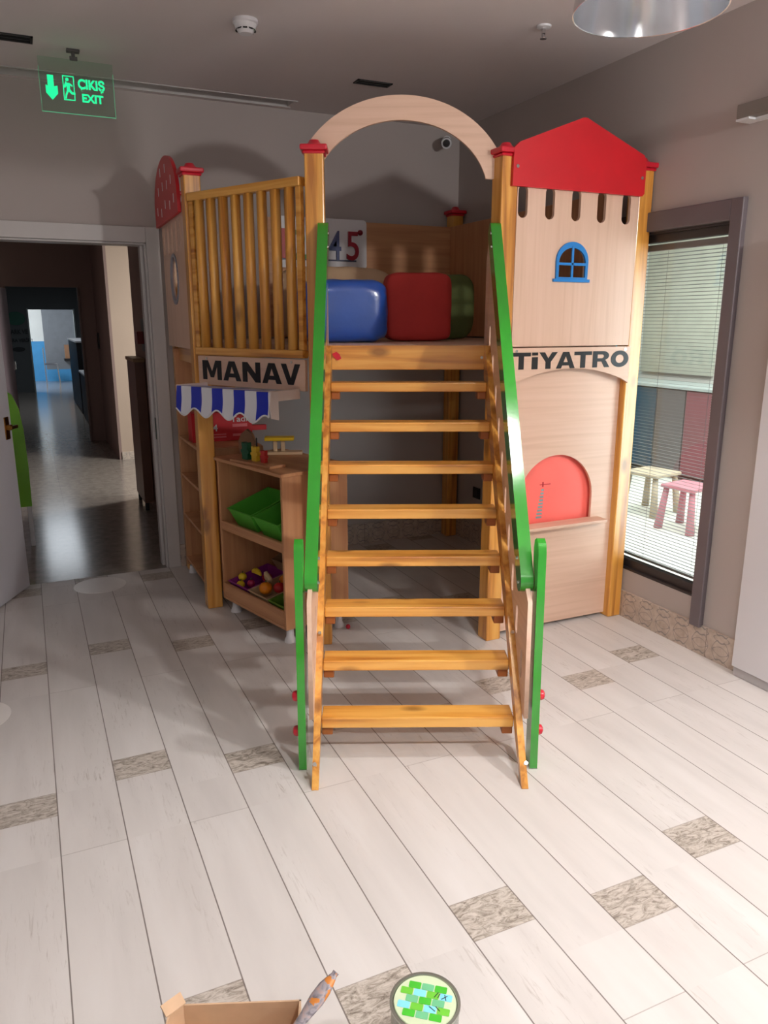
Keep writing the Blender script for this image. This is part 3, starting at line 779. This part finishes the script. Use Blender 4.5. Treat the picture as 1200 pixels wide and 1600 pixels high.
boxes('awning_bracket', [(ax0 - .008, ax0 + .012, az_b - .03, az_f + .004, ro + .02, ad)], plain('cream_bracket_c', C(222, 205, 196), .5), aw, MA)

# castle panel between posts C and D
MC = frame((0, 3.1225, 0), 0)     # x = world x, z = towards the camera
pan_o = [rect(2.0935, 2.8015, 1.482, 2.24)]
holes = [rrect(cx - .026, cx + .026, 2.058, 2.198, .0255, 8)[::-1] for cx in (2.125, 2.275, 2.425, 2.575, 2.725)]
wx, wz, ww = 2.415, 1.80, .082
winh = [(wx - ww, wz), (wx + ww, wz), (wx + ww, wz + .075)] + ell(wx, wz + .075, ww, .075, 0, 180, 16)[1:-1] + [(wx - ww, wz + .075)]
cp = plate('castle_panel', pan_o + holes + [winh[::-1]], .016, beech_y, play, MC, z=-.010)
wo = [(wx - ww - .01, wz - .01), (wx + ww + .01, wz - .01), (wx + ww + .012, wz + .075)] + ell(wx, wz + .075, ww + .012, .09, 0, 180, 20)[1:-1] + [(wx - ww - .012, wz + .075)]
plate('window_surround', [wo, [(wx - ww + .004, wz + .004), (wx + ww - .004, wz + .004), (wx + ww - .004, wz + .07)] + ell(wx, wz + .07, ww - .004, .068, 0, 180, 20)[1:-1] + [(wx - ww + .004, wz + .07)]], .010, blue_m, cp, MC, z=.002)
boxes('window_bars', [(wx - .006, wx + .006, wz, wz + .145, 0, .008), (wx - ww, wx + ww, wz + .058, wz + .070, 0, .008), (wx - ww - .025, wx + ww + .025, wz - .018, wz - .004, -.002, .009)], blue_m, cp, MC, .001)
roof = [(2.052, 2.188), (2.800, 2.188), (2.812, 2.20), (2.812, 2.345), (2.795, 2.372), (2.445, 2.502), (2.425, 2.502), (2.085, 2.372), (2.055, 2.345)]
rf = plate('roof_board', [roof], .018, red_m, play, MC, z=.010, bev=.003)
for x in (2.075, 2.79):
    bm = bmesh.new(); add_cyl(bm, (x, 2.27, .019), (x, 2.27, .022), .008, n=12)
    link('screw', bm_mesh('screw', bm), screw_m, rf, MC)
# theatre sign
sg_o = [(2.062, 1.476), (2.800, 1.476), (2.800, 1.292)] + [(2.79 - .71 * k / 20, 1.30 + .075 * math.sin(PI * k / 20) ** .8 if 0 < k < 20 else 1.30) for k in range(0, 21)] + [(2.062, 1.292)]
ts = plate('theatre_sign', [sg_o], .016, beech_x, play, MC, z=.0085)
heavy_text('sign_letter', 'TİYATRO', 2.085, 1.376, .0167, .705, .079, black_m, ts, MC, gap=.07)
for x in (2.11, 2.765):
    bm = bmesh.new(); add_cyl(bm, (x, 1.462, .0165), (x, 1.462, .020), .007, n=12)
    link('screw', bm_mesh('screw', bm), screw_m, ts, MC)
# lower theatre board with arched stage opening
ML = frame((0, 3.175, 0), 0)
lx0, lx1 = 2.0935, 2.8015
ar = [(2.20, .585)] + [(2.66, .585)] + ell(2.43, .70, .236, .236, 0, 180, 30) 
lp = plate('theatre_panel', [rect(lx0, lx1, .02, 1.45), [(2.665, .575), *ell(2.43, .70, .235, .235, 0, 180, 30), (2.195, .575)][::-1]], .016, beech_x, play, ML, z=0)
box('stage_shelf', 2.18, 2.72, .565, .581, -.008, .085, beech_x, lp, ML)
cur = plate('stage_curtain', [rect(2.15, 2.71, .56, .96)], .006, plain('coral_curtain', C(250, 112, 100), .6), lp, ML, z=-.03)
# printed tower and little crane on the curtain
bm = bmesh.new()
for k in range(9):
    add_box(bm, 2.355 + .002 * k - (.018 - .0012 * k), 2.355 + .002 * k + (.018 - .0012 * k), .60 + .018 * k, .61 + .018 * k, -.027, -.0262)
link('printed_tower', bm_mesh('printed_tower', bm), plain('printed_grey', C(120, 150, 150), .6), cur, ML)
bm = bmesh.new(); add_box(bm, 2.352, 2.42, .776, .780, -.027, -.0262); add_box(bm, 2.368, 2.376, .765, .792, -.027, -.0262)
link('printed_crane', bm_mesh('printed_crane', bm), plain('printed_red', C(190, 20, 40), .6), cur, ML)

# strawberry side between F and A
MG = frame((.83, 5.03, 0), -90)     # x runs from F (0) to A (.81)
hl = [rrect(cx - .022, cx + .022, 1.97, 2.13, .0215, 6)[::-1] for cx in (.15, .28, .41, .54, .67)]
ov = ell(.42, 1.83, .105, .125, n=40)
sp_ = plate('tower_side_panel', [rect(.0825, .7665, 1.455, 2.20)] + hl + [ov[::-1]], .016, beech_y, play, MG, z=.010)
plate('porthole_ring', [ell(.42, 1.83, .118, .138), ell(.42, 1.83, .100, .120)], .012, plain('grey_ring', C(150, 150, 160), .4), sp_, MG, z=.018)
dome = [(.02, 2.14), (.74, 2.15), (.735, 2.24)] + [(.375 + .36 * math.cos(rad(a)), 2.24 + .235 * math.sin(rad(a))) for a in range(8, 180, 8)] + [(.015, 2.24)]
dm = plate('strawberry_roof', [dome], .018, red_m, play, MG, z=.030, bev=.003)
bm = bmesh.new()
for i_, (x, y) in enumerate(((.12, 2.26), (.25, 2.24), (.38, 2.27), (.52, 2.25), (.64, 2.27), (.18, 2.36), (.32, 2.37), (.46, 2.36), (.58, 2.37), (.27, 2.45), (.42, 2.45))):
    add_box(bm, x - .006, x + .006, y - .062, y - .018, .039, .040)
link('seed_marks', bm_mesh('seed_marks', bm), white_pl, dm, MG)
# back safety boards on the platform
boxes('back_panel', [(1.45, 2.79, 4.952, 4.968, 1.50, 2.235)], cab_x, play, I)
boxes('wall_side_panel', [(2.775, 2.791, 3.23, 4.95, 1.50, 2.235)], cab_z, play, I)
# number board
MN = frame((0, 4.952, 0), 0)
nb = plate('number_board', [rrect(1.50, 2.135, 1.935, 2.245, .025)], .008, white_pl, play, MN, z=.006)
def digit(s, x, mt, w=.085): text('number_digit', s, x, 1.99, .0105, w, .18, mt, nb, MN, bold=.006, t=.012)
digit('1', 1.535, plain('digit_red', C(190, 40, 40), .4), .04)
digit('2', 1.625, plain('digit_green', C(60, 150, 70), .4))
digit('3', 1.745, plain('digit_yellow', C(215, 180, 40), .4))
digit('4', 1.865, plain('digit_blue', C(70, 84, 130), .4))
digit('5', 1.99, plain('digit_crimson', C(160, 20, 46), .4))
boxes('number_track', [(1.53, 2.06, 1.982, 1.992, .0105, .014)], plain('track_grey', C(70, 80, 110), .4), nb, MN)
bm = bmesh.new(); bmesh.ops.create_icosphere(bm, subdivisions=3, radius=.018, matrix=Matrix.Translation((2.085, 2.165, .022)))
link('number_knob', bm_mesh('number_knob', bm), plain('knob_crimson', C(130, 14, 40), .3), nb, MN, smooth=True)

# ================================================================== CUSHIONS ON THE PLATFORM
def superell(name, rx, ry, rz, e1, e2, mat, M, label, cat, wr=.0, group=None, seed=1, n=56):
    bm = bmesh.new(); rnd = random.Random(seed)
    fx = [(rnd.uniform(6, 16), rnd.uniform(0, 6), rnd.uniform(6, 16)) for _ in range(4)]
    def p(a, e): return math.copysign(abs(a) ** e, a)
    rows = []
    for j in range(n // 2 + 1):
        ph = -PI / 2 + PI * j / (n // 2); row = []
        for i in range(n):
            th = 2 * PI * i / n
            x = p(math.cos(ph), e1) * p(math.cos(th), e2); y = p(math.cos(ph), e1) * p(math.sin(th), e2); zz = p(math.sin(ph), e1)
            k = 1 + wr * sum(math.sin(a * x + b + c * zz + 3 * y) for a, b, c in fx) / 4
            row.append(bm.verts.new((x * rx * k, y * ry * k, zz * rz * k)))
        rows.append(row)
    for j in range(n // 2):
        for i in range(n):
            try: bm.faces.new((rows[j][i], rows[j][(i + 1) % n], rows[j + 1][(i + 1) % n], rows[j + 1][i]))
            except Exception: pass
    bmesh.ops.remove_doubles(bm, verts=bm.verts, dist=1e-5)
    return tag(link(name, bm_mesh(name, bm), mat, None, M, smooth=True), label, cat, group)
blue_c = plain('blue_shiny_plastic_bag', C(38, 84, 176), .28, coat=.5, var=.08, bump=.5, bscale=22)
superell('blue_cushion', .235, .13, .16, .38, .42, blue_c, flat((1.555, 3.93, 1.652), -14), 'blue cushion in shiny plastic on the platform', 'cushion', .03, seed=2)
superell('red_cushion', .185, .095, .183, .28, .28, plain('red_fabric', C(196, 56, 52), .8, bump=.2), flat((2.03, 3.99, 1.677), -16), 'red square cushion on the platform, right of the blue one', 'cushion', .02, seed=3)
superell('green_cushion', .17, .10, .19, .5, .5, plain('green_fabric', C(92, 104, 54), .8, bump=.2), flat((2.36, 4.25, 1.683), -30), 'dull green cushion on the platform behind the red one', 'cushion', .03, seed=4)
superell('beige_cushion', .36, .09, .205, .5, .5, plain('beige_fabric', C(190, 160, 128), .8, bump=.2), flat((1.66, 4.30, 1.697), -5), 'beige cushion lying behind the blue and red cushions', 'cushion', .02, seed=5)

# ================================================================== SHOP COUNTER
counter = thing('shop_counter', 'beech shop counter on white feet with sloping bins under the striped awning', 'cabinet', (.884, 4.115, 0), -74)
KW, KD, KH = .64, .40, .887
T = .018
box('side_panel', KW - T, KW, 0, KD, .078, KH - T, cab_z, counter)
box('side_panel', 0, T, 0, KD, .078, KH - T, cab_z, counter)
box('back_panel', T, KW - T, KD - .01, KD, .078, KH - T, cab_z, counter)
box('top', -.012, KW + .012, -.012, KD + .035, KH - T, KH, cab_x, counter)
box('bottom_shelf', T, KW - T, .0, KD - .01, .078, .096, cab_x, counter)
box('front_lip', T, KW - T, 0, .016, .0965, .175, cab_x, counter)
box('shelf', T, KW - T, .016, KD - .01, .0, .016, cab_x, counter, WM[counter.name] @ Matrix.Translation((0, 0, .485)) @ Matrix.Rotation(rad(8), 4, 'X'))
box('shelf_lip', T, KW - T, 0, .015, .485, .535, cab_x, counter)
for (x, y) in ((.05, .05), (KW - .035, .045), (.05, KD - .05), (KW - .035, KD - .045)):
    lathe('foot', [(0, .077), (.019, .077), (.021, .03), (.03, .012), (.031, 0), (0, 0)], white_pl, counter, WM[counter.name] @ Matrix.Translation((x, y, 0)), n=20)
KM = WM[counter.name]
def bin_mesh(w, d, h, tp=.86, t_=.004):
    bm = bmesh.new()
    def ring(k, z, g=0): return [bm.verts.new((sx * (w / 2 * k - g), sy * (d / 2 * k - g), z)) for sx, sy in ((-1, -1), (1, -1), (1, 1), (-1, 1))]
    r = [ring(tp, 0), ring(1, h - .004), ring(1.04, h - .004), ring(1.04, h), ring(1, h, t_), ring(tp, t_, t_)]
    bm.faces.new(r[0][::-1]); bm.faces.new(r[-1])
    for a, b in zip(r, r[1:]):
        for i in range(4): bm.faces.new((a[i], a[(i + 1) % 4], b[(i + 1) % 4], b[i]))
    return bm_mesh('bin', bm)
gpl = plain('green_bin_plastic', C(84, 178, 56), .45)
def bin_(name, x, y, z, w, d, h, tilt, mat, lab, rz=0, group=None):
    M = KM @ Matrix.Translation((x, y, z)) @ Matrix.Rotation(rad(rz), 4, 'Z') @ Matrix.Rotation(rad(tilt), 4, 'X')
    return tag(link(name, bin_mesh(w, d, h), mat, None, M, bev=.002), lab, 'bin', group)
bin_('plastic_bin', .195, .175, .545, .235, .27, .115, 17, gpl, 'light green plastic bin on the upper shelf, left one', group='green bins in the counter')
bin_('plastic_bin', .455, .175, .545, .235, .27, .115, 17, gpl, 'light green plastic bin on the upper shelf, beside the side panel', group='green bins in the counter')
bin_('plastic_bin', .13, .165, .125, .20, .26, .085, 10, plain('purple_bin', C(140, 40, 130), .4), 'purple plastic bin of toy fruit on the bottom shelf')
bin_('plastic_bin', .335, .165, .125, .19, .26, .085, 10, plain('wicker_bin', C(196, 166, 130), .6), 'tan bin of toy food in the middle of the bottom shelf')
bin_('plastic_bin', .53, .165, .125, .17, .26, .085, 10, plain('leaf_green_bin', C(110, 150, 50), .45), 'leaf green tray at the right end of the bottom shelf')
bin_('wooden_scoop_bin', .20, .31, .245, .12, .10, .07, 20, plain('crate_brown', C(150, 120, 90), .6), 'small brown crate leaning at the back of the bottom shelf')
def ball(name, p, r, mat, lab, cat, sq=1, stem=None):
    bm = bmesh.new(); bmesh.ops.create_uvsphere(bm, u_segments=20, v_segments=12, radius=r)
    for v in bm.verts: v.co.z *= sq
    o = tag(link(name, bm_mesh(name, bm), mat, None, KM @ Matrix.Translation(p), smooth=True), lab, cat)
    if stem: cyl('stem', (0, 0, r * sq * .85), (.004, 0, r * sq + .012), .003, stem, o, WM[o.name], n=8)
    return o
yel = plain('toy_yellow', C(232, 200, 40), .4); orr = plain('toy_orange', C(236, 140, 24), .4); rdd = plain('toy_red', C(180, 30, 36), .4); mag = plain('toy_magenta', C(180, 40, 90), .35)
stm = plain('toy_stem', C(70, 100, 40), .5)
ball('toy_lemon', (.075, .085, .205), .024, yel, 'yellow toy lemon in the purple bin, upper one', 'toy food', .9, stm)
ball('toy_lemon', (.085, .065, .166), .024, yel, 'yellow toy lemon in the purple bin, lower one', 'toy food', .9, stm)
ball('toy_plum', (.14, .10, .178), .022, mag, 'magenta toy plum beside the lemons in the purple bin', 'toy food', 1, stm)
ball('toy_apple', (.165, .19, .20), .028, rdd, 'red toy apple behind the lemons in the purple bin', 'toy food', .9, stm)
ball('toy_orange', (.325, .08, .205), .036, orr, 'orange toy orange at the front of the tan bin', 'toy food', .95, stm)
ball('toy_tomato', (.385, .13, .212), .034, rdd, 'red toy tomato to the right of the orange', 'toy food', .85, stm)
ball('toy_pear', (.36, .21, .215), .030, plain('toy_pale_green', C(150, 170, 120), .4), 'pale green toy pear behind the tomato', 'toy food', 1.2, stm)
ball('toy_orange', (.30, .215, .215), .028, orr, 'small toy orange at the back of the tan bin', 'toy food', .95, stm)
bpts = [(.12 + .06 * math.cos(rad(a)), .15, .19 + .045 * math.sin(rad(a))) for a in range(40, 150, 10)]
bm = bmesh.new()
nb_ = len(bpts)
for k in range(nb_ - 1):
    ra = .014 * math.sin(PI * (k + .35) / nb_) + .003; rb = .014 * math.sin(PI * (k + 1.35) / nb_) + .003
    add_cyl(bm, bpts[k], bpts[k + 1], ra, rb, 12)
tag(link('toy_banana', bm_mesh('toy_banana', bm), yel, None, KM, smooth=True), 'curved yellow toy banana in the purple bin', 'toy food')
M_ = KM @ Matrix.Translation((.275, .13, .235)) @ Matrix.Rotation(rad(30), 4, 'Y') @ Matrix.Rotation(rad(20), 4, 'X')
tag(box('toy_bread', -.035, .035, -.012, .012, -.03, .03, plain('toy_bread', C(206, 180, 140), .7), None, M_, bev=.008), 'cream slice of toy bread leaning at the front of the tan bin', 'toy food')
M_ = KM @ Matrix.Translation((.545, .12, .215)) @ Matrix.Rotation(rad(20), 4, 'X')
tag(box('toy_lettuce', -.05, .05, -.05, .05, -.012, .012, plain('toy_leaf', C(96, 150, 60), .6, var=.3, nscale=40), None, M_, bev=.01), 'green flat toy lettuce in the leaf green tray', 'toy food')

# things on the counter top
tray = thing('sorting_board', 'small wooden board carrying green, yellow and red toy figures', 'toy', (.99, 3.87, KH), -70)
Mt = KM @ Matrix.Translation((.33, .055, KH)) @ Matrix.Rotation(rad(6), 4, 'Z')
WM[tray.name] = Mt; tray.matrix_basis = Mt
box('board', -.17, .17, -.05, .05, 0, .014, cab_x, tray)
def bear(x, h, mt, lab):
    o = thing('toy_figure', lab, 'toy', (0, 0, 0), group='little bear figures on the board')
    M = Mt @ Matrix.Translation((x, 0, .0145)); WM[o.name] = M; o.matrix_basis = M
    s = h / .09
    body = [(-.02, 0), (.02, 0), (.022, .03), (.03, .035), (.03, .045), (.018, .050), (.022, .065), (.022, .078), (.016, .082), (.008, .078), (-.008, .078), (-.016, .082), (-.022, .078), (-.022, .065), (-.018, .050), (-.03, .045), (-.03, .035), (-.022, .03)]
    plate('body', [[(a * s, b * s) for a, b in body]], .024 * s, mt, o, M @ Matrix.Rotation(PI / 2, 4, 'X'), bev=.003)
    return o
bear(-.085, .10, plain('bear_green', C(14, 84, 52), .4), 'dark green bear figure on the wooden board')
bear(-.01, .085, plain('bear_yellow', C(216, 176, 40), .4), 'yellow bear figure on the wooden board')
bear(.06, .07, plain('bear_red', C(190, 44, 40), .4), 'red bear figure on the wooden board')
# toy balance / table
t = thing('toy_balance', 'wooden toy balance with yellow tray on the counter top', 'toy', (1.22, 4.06, KH + .0005), -20)
Mq = WM[t.name]
cream = plain('pale_toy_wood', C(206, 178, 142), .5)
box('base', -.06, .13, -.035, .035, 0, .016, cream, t)
box('upright', -.03, -.008, -.012, .012, .016, .078, cream, t)
box('upright', .012, .034, -.012, .012, .016, .078, cream, t)
box('yellow_tray', -.075, .085, -.04, .04, .078, .096, plain('tray_yellow', C(226, 190, 30), .4), t, bev=.004)
t = thing('toy_house_block', 'small brown wooden toy house with pitched roof beside the balance', 'toy', (1.07, 4.155, KH + .0005), -30)
plate('body', [[(-.045, 0), (.045, 0), (.045, .07), (.03, .11), (0, .135), (-.03, .11), (-.045, .07)]], .04, plain('brown_block', C(150, 110, 80), .5), t, WM[t.name] @ Matrix.Rotation(PI / 2, 4, 'X'))
box('dark_figure', .052, .060, -.02, -.012, 0, .09, black_pl, t)

# bookshelf between posts A and F
shelf = thing('bookshelf', 'beech shelf unit standing between the left tower posts', 'shelf', (1.03, 4.62, 0))
sx0, sx1, sy0, sy1 = .83, 1.20, 4.30, 4.93
for zz_ in (.09, .385, .645, .885):
    box('shelf_board', sx0, sx1, sy0 + .018, sy1 - .018, zz_, zz_ + .018, cab_x, shelf, I)
box('side_board', sx0, sx1, sy0, sy0 + .018, .05, .90, cab_z, shelf, I)
box('side_board', sx0, sx1, sy1 - .018, sy1, .05, 1.44, cab_z, shelf, I)
box('back_board', sx1 - .008, sx1, sy0 + .018, sy1 - .018, .05, .90, cab_z, shelf, I)
for (x, y) in ((.86, 4.34), (1.16, 4.34), (.86, 4.89), (1.16, 4.89)):
    lathe('foot', [(0, .05), (.019, .05), (.024, .012), (.027, 0), (0, 0)], white_pl, shelf, flat((x, y, 0)), n=16)
# red box with writing
t = thing('red_play_box', 'red cardboard play box with white lettering behind the counter', 'box', (1.03, 4.60, .9035))
rbm = plain('red_card', C(200, 26, 40), .5)
Mb = frame((0, 4.55, 0), 0)
plate('box_body', [[(.845, .9045), (1.205, .9045), (1.205, 1.03), (1.16, 1.075), (.845, 1.075)]], .12, rbm, t, Mb, z=-.06)
text('lettering', 'Tadı', 1.075, 1.015, .0005, .10, .035, white_pl, t, Mb, bold=.01)
text('lettering', '4', .965, .965, .0005, .03, .04, white_pl, t, Mb, bold=.01)
text('lettering', 'in', .865, .985, .0005, .028, .03, white_pl, t, Mb, bold=.01)
boxes('label_strip', [(1.085, 1.175, .985, 1.003, .0002, .001), (1.085, 1.175, .930, .945, .0002, .001), (.965, 1.045, .925, .933, .0002, .001), (.965, 1.045, .942, .948, .0002, .001)], plain('pale_red_print', C(226, 120, 128), .5), t, Mb, 0)
boxes('side_arm', [(1.2055, 1.30, .955, .985, -.06, -.02)], rbm, t, Mb)

# ================================================================== FLOOR THINGS
ball_m = plain('red_ball_plastic', C(190, 20, 50), .35)
bm = bmesh.new(); bmesh.ops.create_uvsphere(bm, u_segments=20, v_segments=12, radius=.013)
tag(link('red_ball', bm_mesh('red_ball', bm), ball_m, None, flat((1.425, 3.575, .013)), smooth=True), 'tiny red ball on the floor under the stairs', 'ball')
stick = plain('clear_floor_sticker', C(238, 234, 230), .3, var=.02)
for (x, y, r, lab) in ((.28, 4.87, .155, 'round pale floor sticker in front of the doorway'), (-.36, 3.33, .155, 'round pale floor sticker cut by the left picture edge')):
    s = thing('floor_sticker', lab, 'sticker', (x, y, 0), group=None)
    lathe('disc', [(0, .0012), (r, .0012), (r, .0002), (0, .0002)], stick, s, n=48)
# paint can
t = thing('paint_can', 'metal paint can with green, blue and white patterned lid', 'paint can', (.638, 1.183, 0))
CH = .19
lathe('can_body', [(0, 0), (.073, 0), (.075, .004), (.073, .008), (.073, CH - .01), (.076, CH - .005), (.076, CH), (.070, CH), (.068, CH - .004), (0, CH - .004)], plain('tin_metal', C(190, 195, 185), .25, metal=.9, var=.04), t, n=56)
lid_m = plain('lid_pale_green', C(206, 220, 186), .35)
lathe('lid', [(0, CH - .0005), (.066, CH - .0005), (.067, CH - .003), (0, CH - .0035)], lid_m, t, n=56)
random.seed(21)
gs = [plain('lid_green', C(70, 186, 48), .35), plain('lid_leaf', C(110, 196, 60), .35), plain('lid_sea_green', C(110, 190, 140), .35), plain('lid_sky_blue', C(130, 214, 236), .35)]
lists = [[], [], [], []]
ang = rad(-38)
for a in range(-4, 5):
    for b in range(-5, 6):
        cx, cy = a * .0285 + (b % 2) * .014, b * .0178
        X = cx * math.cos(ang) - cy * math.sin(ang); Y = cx * math.sin(ang) + cy * math.cos(ang)
        if math.hypot(X, Y) < .0535:
            k = (a * 2 + b) % 4
            w, h = .0132, .0086
            lists[k].append([(X + (px - cx) * math.cos(ang) - (py - cy) * math.sin(ang), Y + (px - cx) * math.sin(ang) + (py - cy) * math.cos(ang)) for px, py in rrect(cx - w, cx + w, cy - h, cy + h, .0025, 3)])
for k in range(4):
    if lists[k]: plate('lid_print', lists[k], .0004, gs[k], t, flat((.638, 1.183, CH)))
Mw = flat((.638, 1.183, CH + .0004), -35)
for pts in ([(.018, .012), (.026, .026)], [(.026, .012), (.030, .024)], [(.034, .010), (.046, .020)], [(.040, .022), (.044, .008)], [(.010, -.012), (.024, -.022)], [(.024, -.010), (.034, -.020)]):
    a, b = Vector(pts[0]), Vector(pts[1]); d = (b - a).normalized(); nn = Vector((-d.y, d.x)) * .0009
    plate('pen_stroke', [[tuple(a + nn), tuple(b + nn), tuple(b - nn), tuple(a - nn)]], .0003, black_m, t, Mw)
for a in (15, 195):
    M_ = flat((.638, 1.183, CH - .035), a) @ Matrix.Translation((.073, 0, 0)) @ Matrix.Rotation(PI / 2, 4, 'Y')
    lathe('handle_lug', [(0, .008), (.008, .006), (.010, 0), (0, 0)], screw_m, t, M_, n=16)
pts = [(.638 + .08 * math.cos(rad(15)) * math.cos(q) - .03 * math.sin(rad(15)) * math.sin(q), 1.183 + .08 * math.sin(rad(15)) * math.cos(q) - .07 * math.sin(q), CH - .035 - .06 * math.sin(q)) for q in [PI * k / 20 for k in range(21)]]
skin_tube('wire_handle', pts, .0015, screw_m, t, I)
# cardboard tray with brush
kraft = plain('kraft_cardboard', C(206, 172, 140), .8, var=.08, nscale=14)
t = thing('cardboard_box', 'open low cardboard box on the floor at the lower picture edge', 'box', (.235, 1.295, 0), -22)
bw, bd, bh = .29, .26, .12
box('bottom', -bw / 2, bw / 2, -bd / 2, bd / 2, 0, .004, kraft, t, bev=0)
box('side', -bw / 2 + .03, bw / 2, bd / 2 - .004, bd / 2, .004, bh, kraft, t, bev=0)
box('side', -bw / 2, bw / 2, -bd / 2, -bd / 2 + .004, .004, bh, kraft, t, bev=0)
box('side', -bw / 2, -bw / 2 + .004, -bd / 2, bd / 2 - .03, .004, bh, kraft, t, bev=0)
box('side', bw / 2 - .004, bw / 2, -bd / 2, bd / 2, .004, bh, kraft, t, bev=0)
M_ = WM[t.name] @ Matrix.Translation((-bw / 2 + .015, bd / 2 - .015, 0)) @ Matrix.Rotation(rad(45), 4, 'Z')
box('side', -.0212, .0212, -.002, .002, .004, bh, kraft, t, M_, bev=0)
M_ = WM[t.name] @ Matrix.Translation((-bw / 2 + .015, bd / 2 - .015, bh)) @ Matrix.Rotation(rad(45), 4, 'Z') @ Matrix.Rotation(rad(-55), 4, 'X')
box('flap', -.025, .025, -.002, .002, 0, .026, kraft, t, M_, bev=0)
BX = WM[t.name]
# content of the box
def dab(name, p, r, mt, lab):
    bm = bmesh.new(); bmesh.ops.create_uvsphere(bm, u_segments=16, v_segments=10, radius=r)
    for v in bm.verts: v.co.z *= .5
    return tag(link(name, bm_mesh(name, bm), mt, None, BX @ Matrix.Translation(p), smooth=True), lab, 'lid')
lathe_o = lathe('jar_lid', [(0, .012), (.016, .012), (.018, .008), (.018, 0), (0, 0)], plain('dull_green_lid', C(84, 132, 78), .5), None, BX @ Matrix.Translation((-.065, .095, .07)) @ Matrix.Rotation(rad(30), 4, 'X'), n=24)
tag(lathe_o, 'round dull green lid leaning inside the cardboard box', 'lid')
# paint brush
p0, p1 = Vector((.345, 1.265, .12)), Vector((.487, 1.318, .205))
Mb = aim(p0, p1 - p0)
L = (p1 - p0).length
m, nt, b = nodes_of('paint_smeared_handle'); g = G(nt)
v = g.coords((1, 1, 1))
c1 = g.ramp(g.noise(v, 45, 5, .8), [(.35, C(110, 104, 112)), (.5, C(160, 154, 160)), (.65, C(190, 160, 150))])
sp2 = g.n('ShaderNodeSeparateXYZ'); g.l(g.coords(), sp2.inputs[0])
band = g.math('MULTIPLY', g.math('GREATER_THAN', sp2.outputs[2], L * .55), g.math('GREATER_THAN', g.noise(v, 38, 3), .52))
g.l(g.mix(band, c1, C(206, 130, 60)), b.inputs['Base Color']); b.inputs['Roughness'].default_value = .4
br = thing('paint_brush', 'paint-smeared brush handle sticking out of the cardboard box', 'brush', tuple(p0))
WM[br.name] = Mb; br.matrix_basis = Mb
hd = lathe('handle', [(0, 0), (.012, 0), (.011, L * .2), (.013, L * .4), (.0185, L * .62), (.0175, L * .78), (.010, L * .93), (.0075, L * .96), (.0085, L), (0, L)], m, br, n=24)
hd.scale = (1, .6, 1)
lathe('ferrule', [(0, -.04), (.016, -.04), (.014, 0), (0, 0)], chrome, br, n=20)
lathe('bristles', [(0, -.085), (.018, -.085), (.016, -.041), (0, -.041)], plain('green_bristles', C(70, 110, 60), .8), br, n=20)
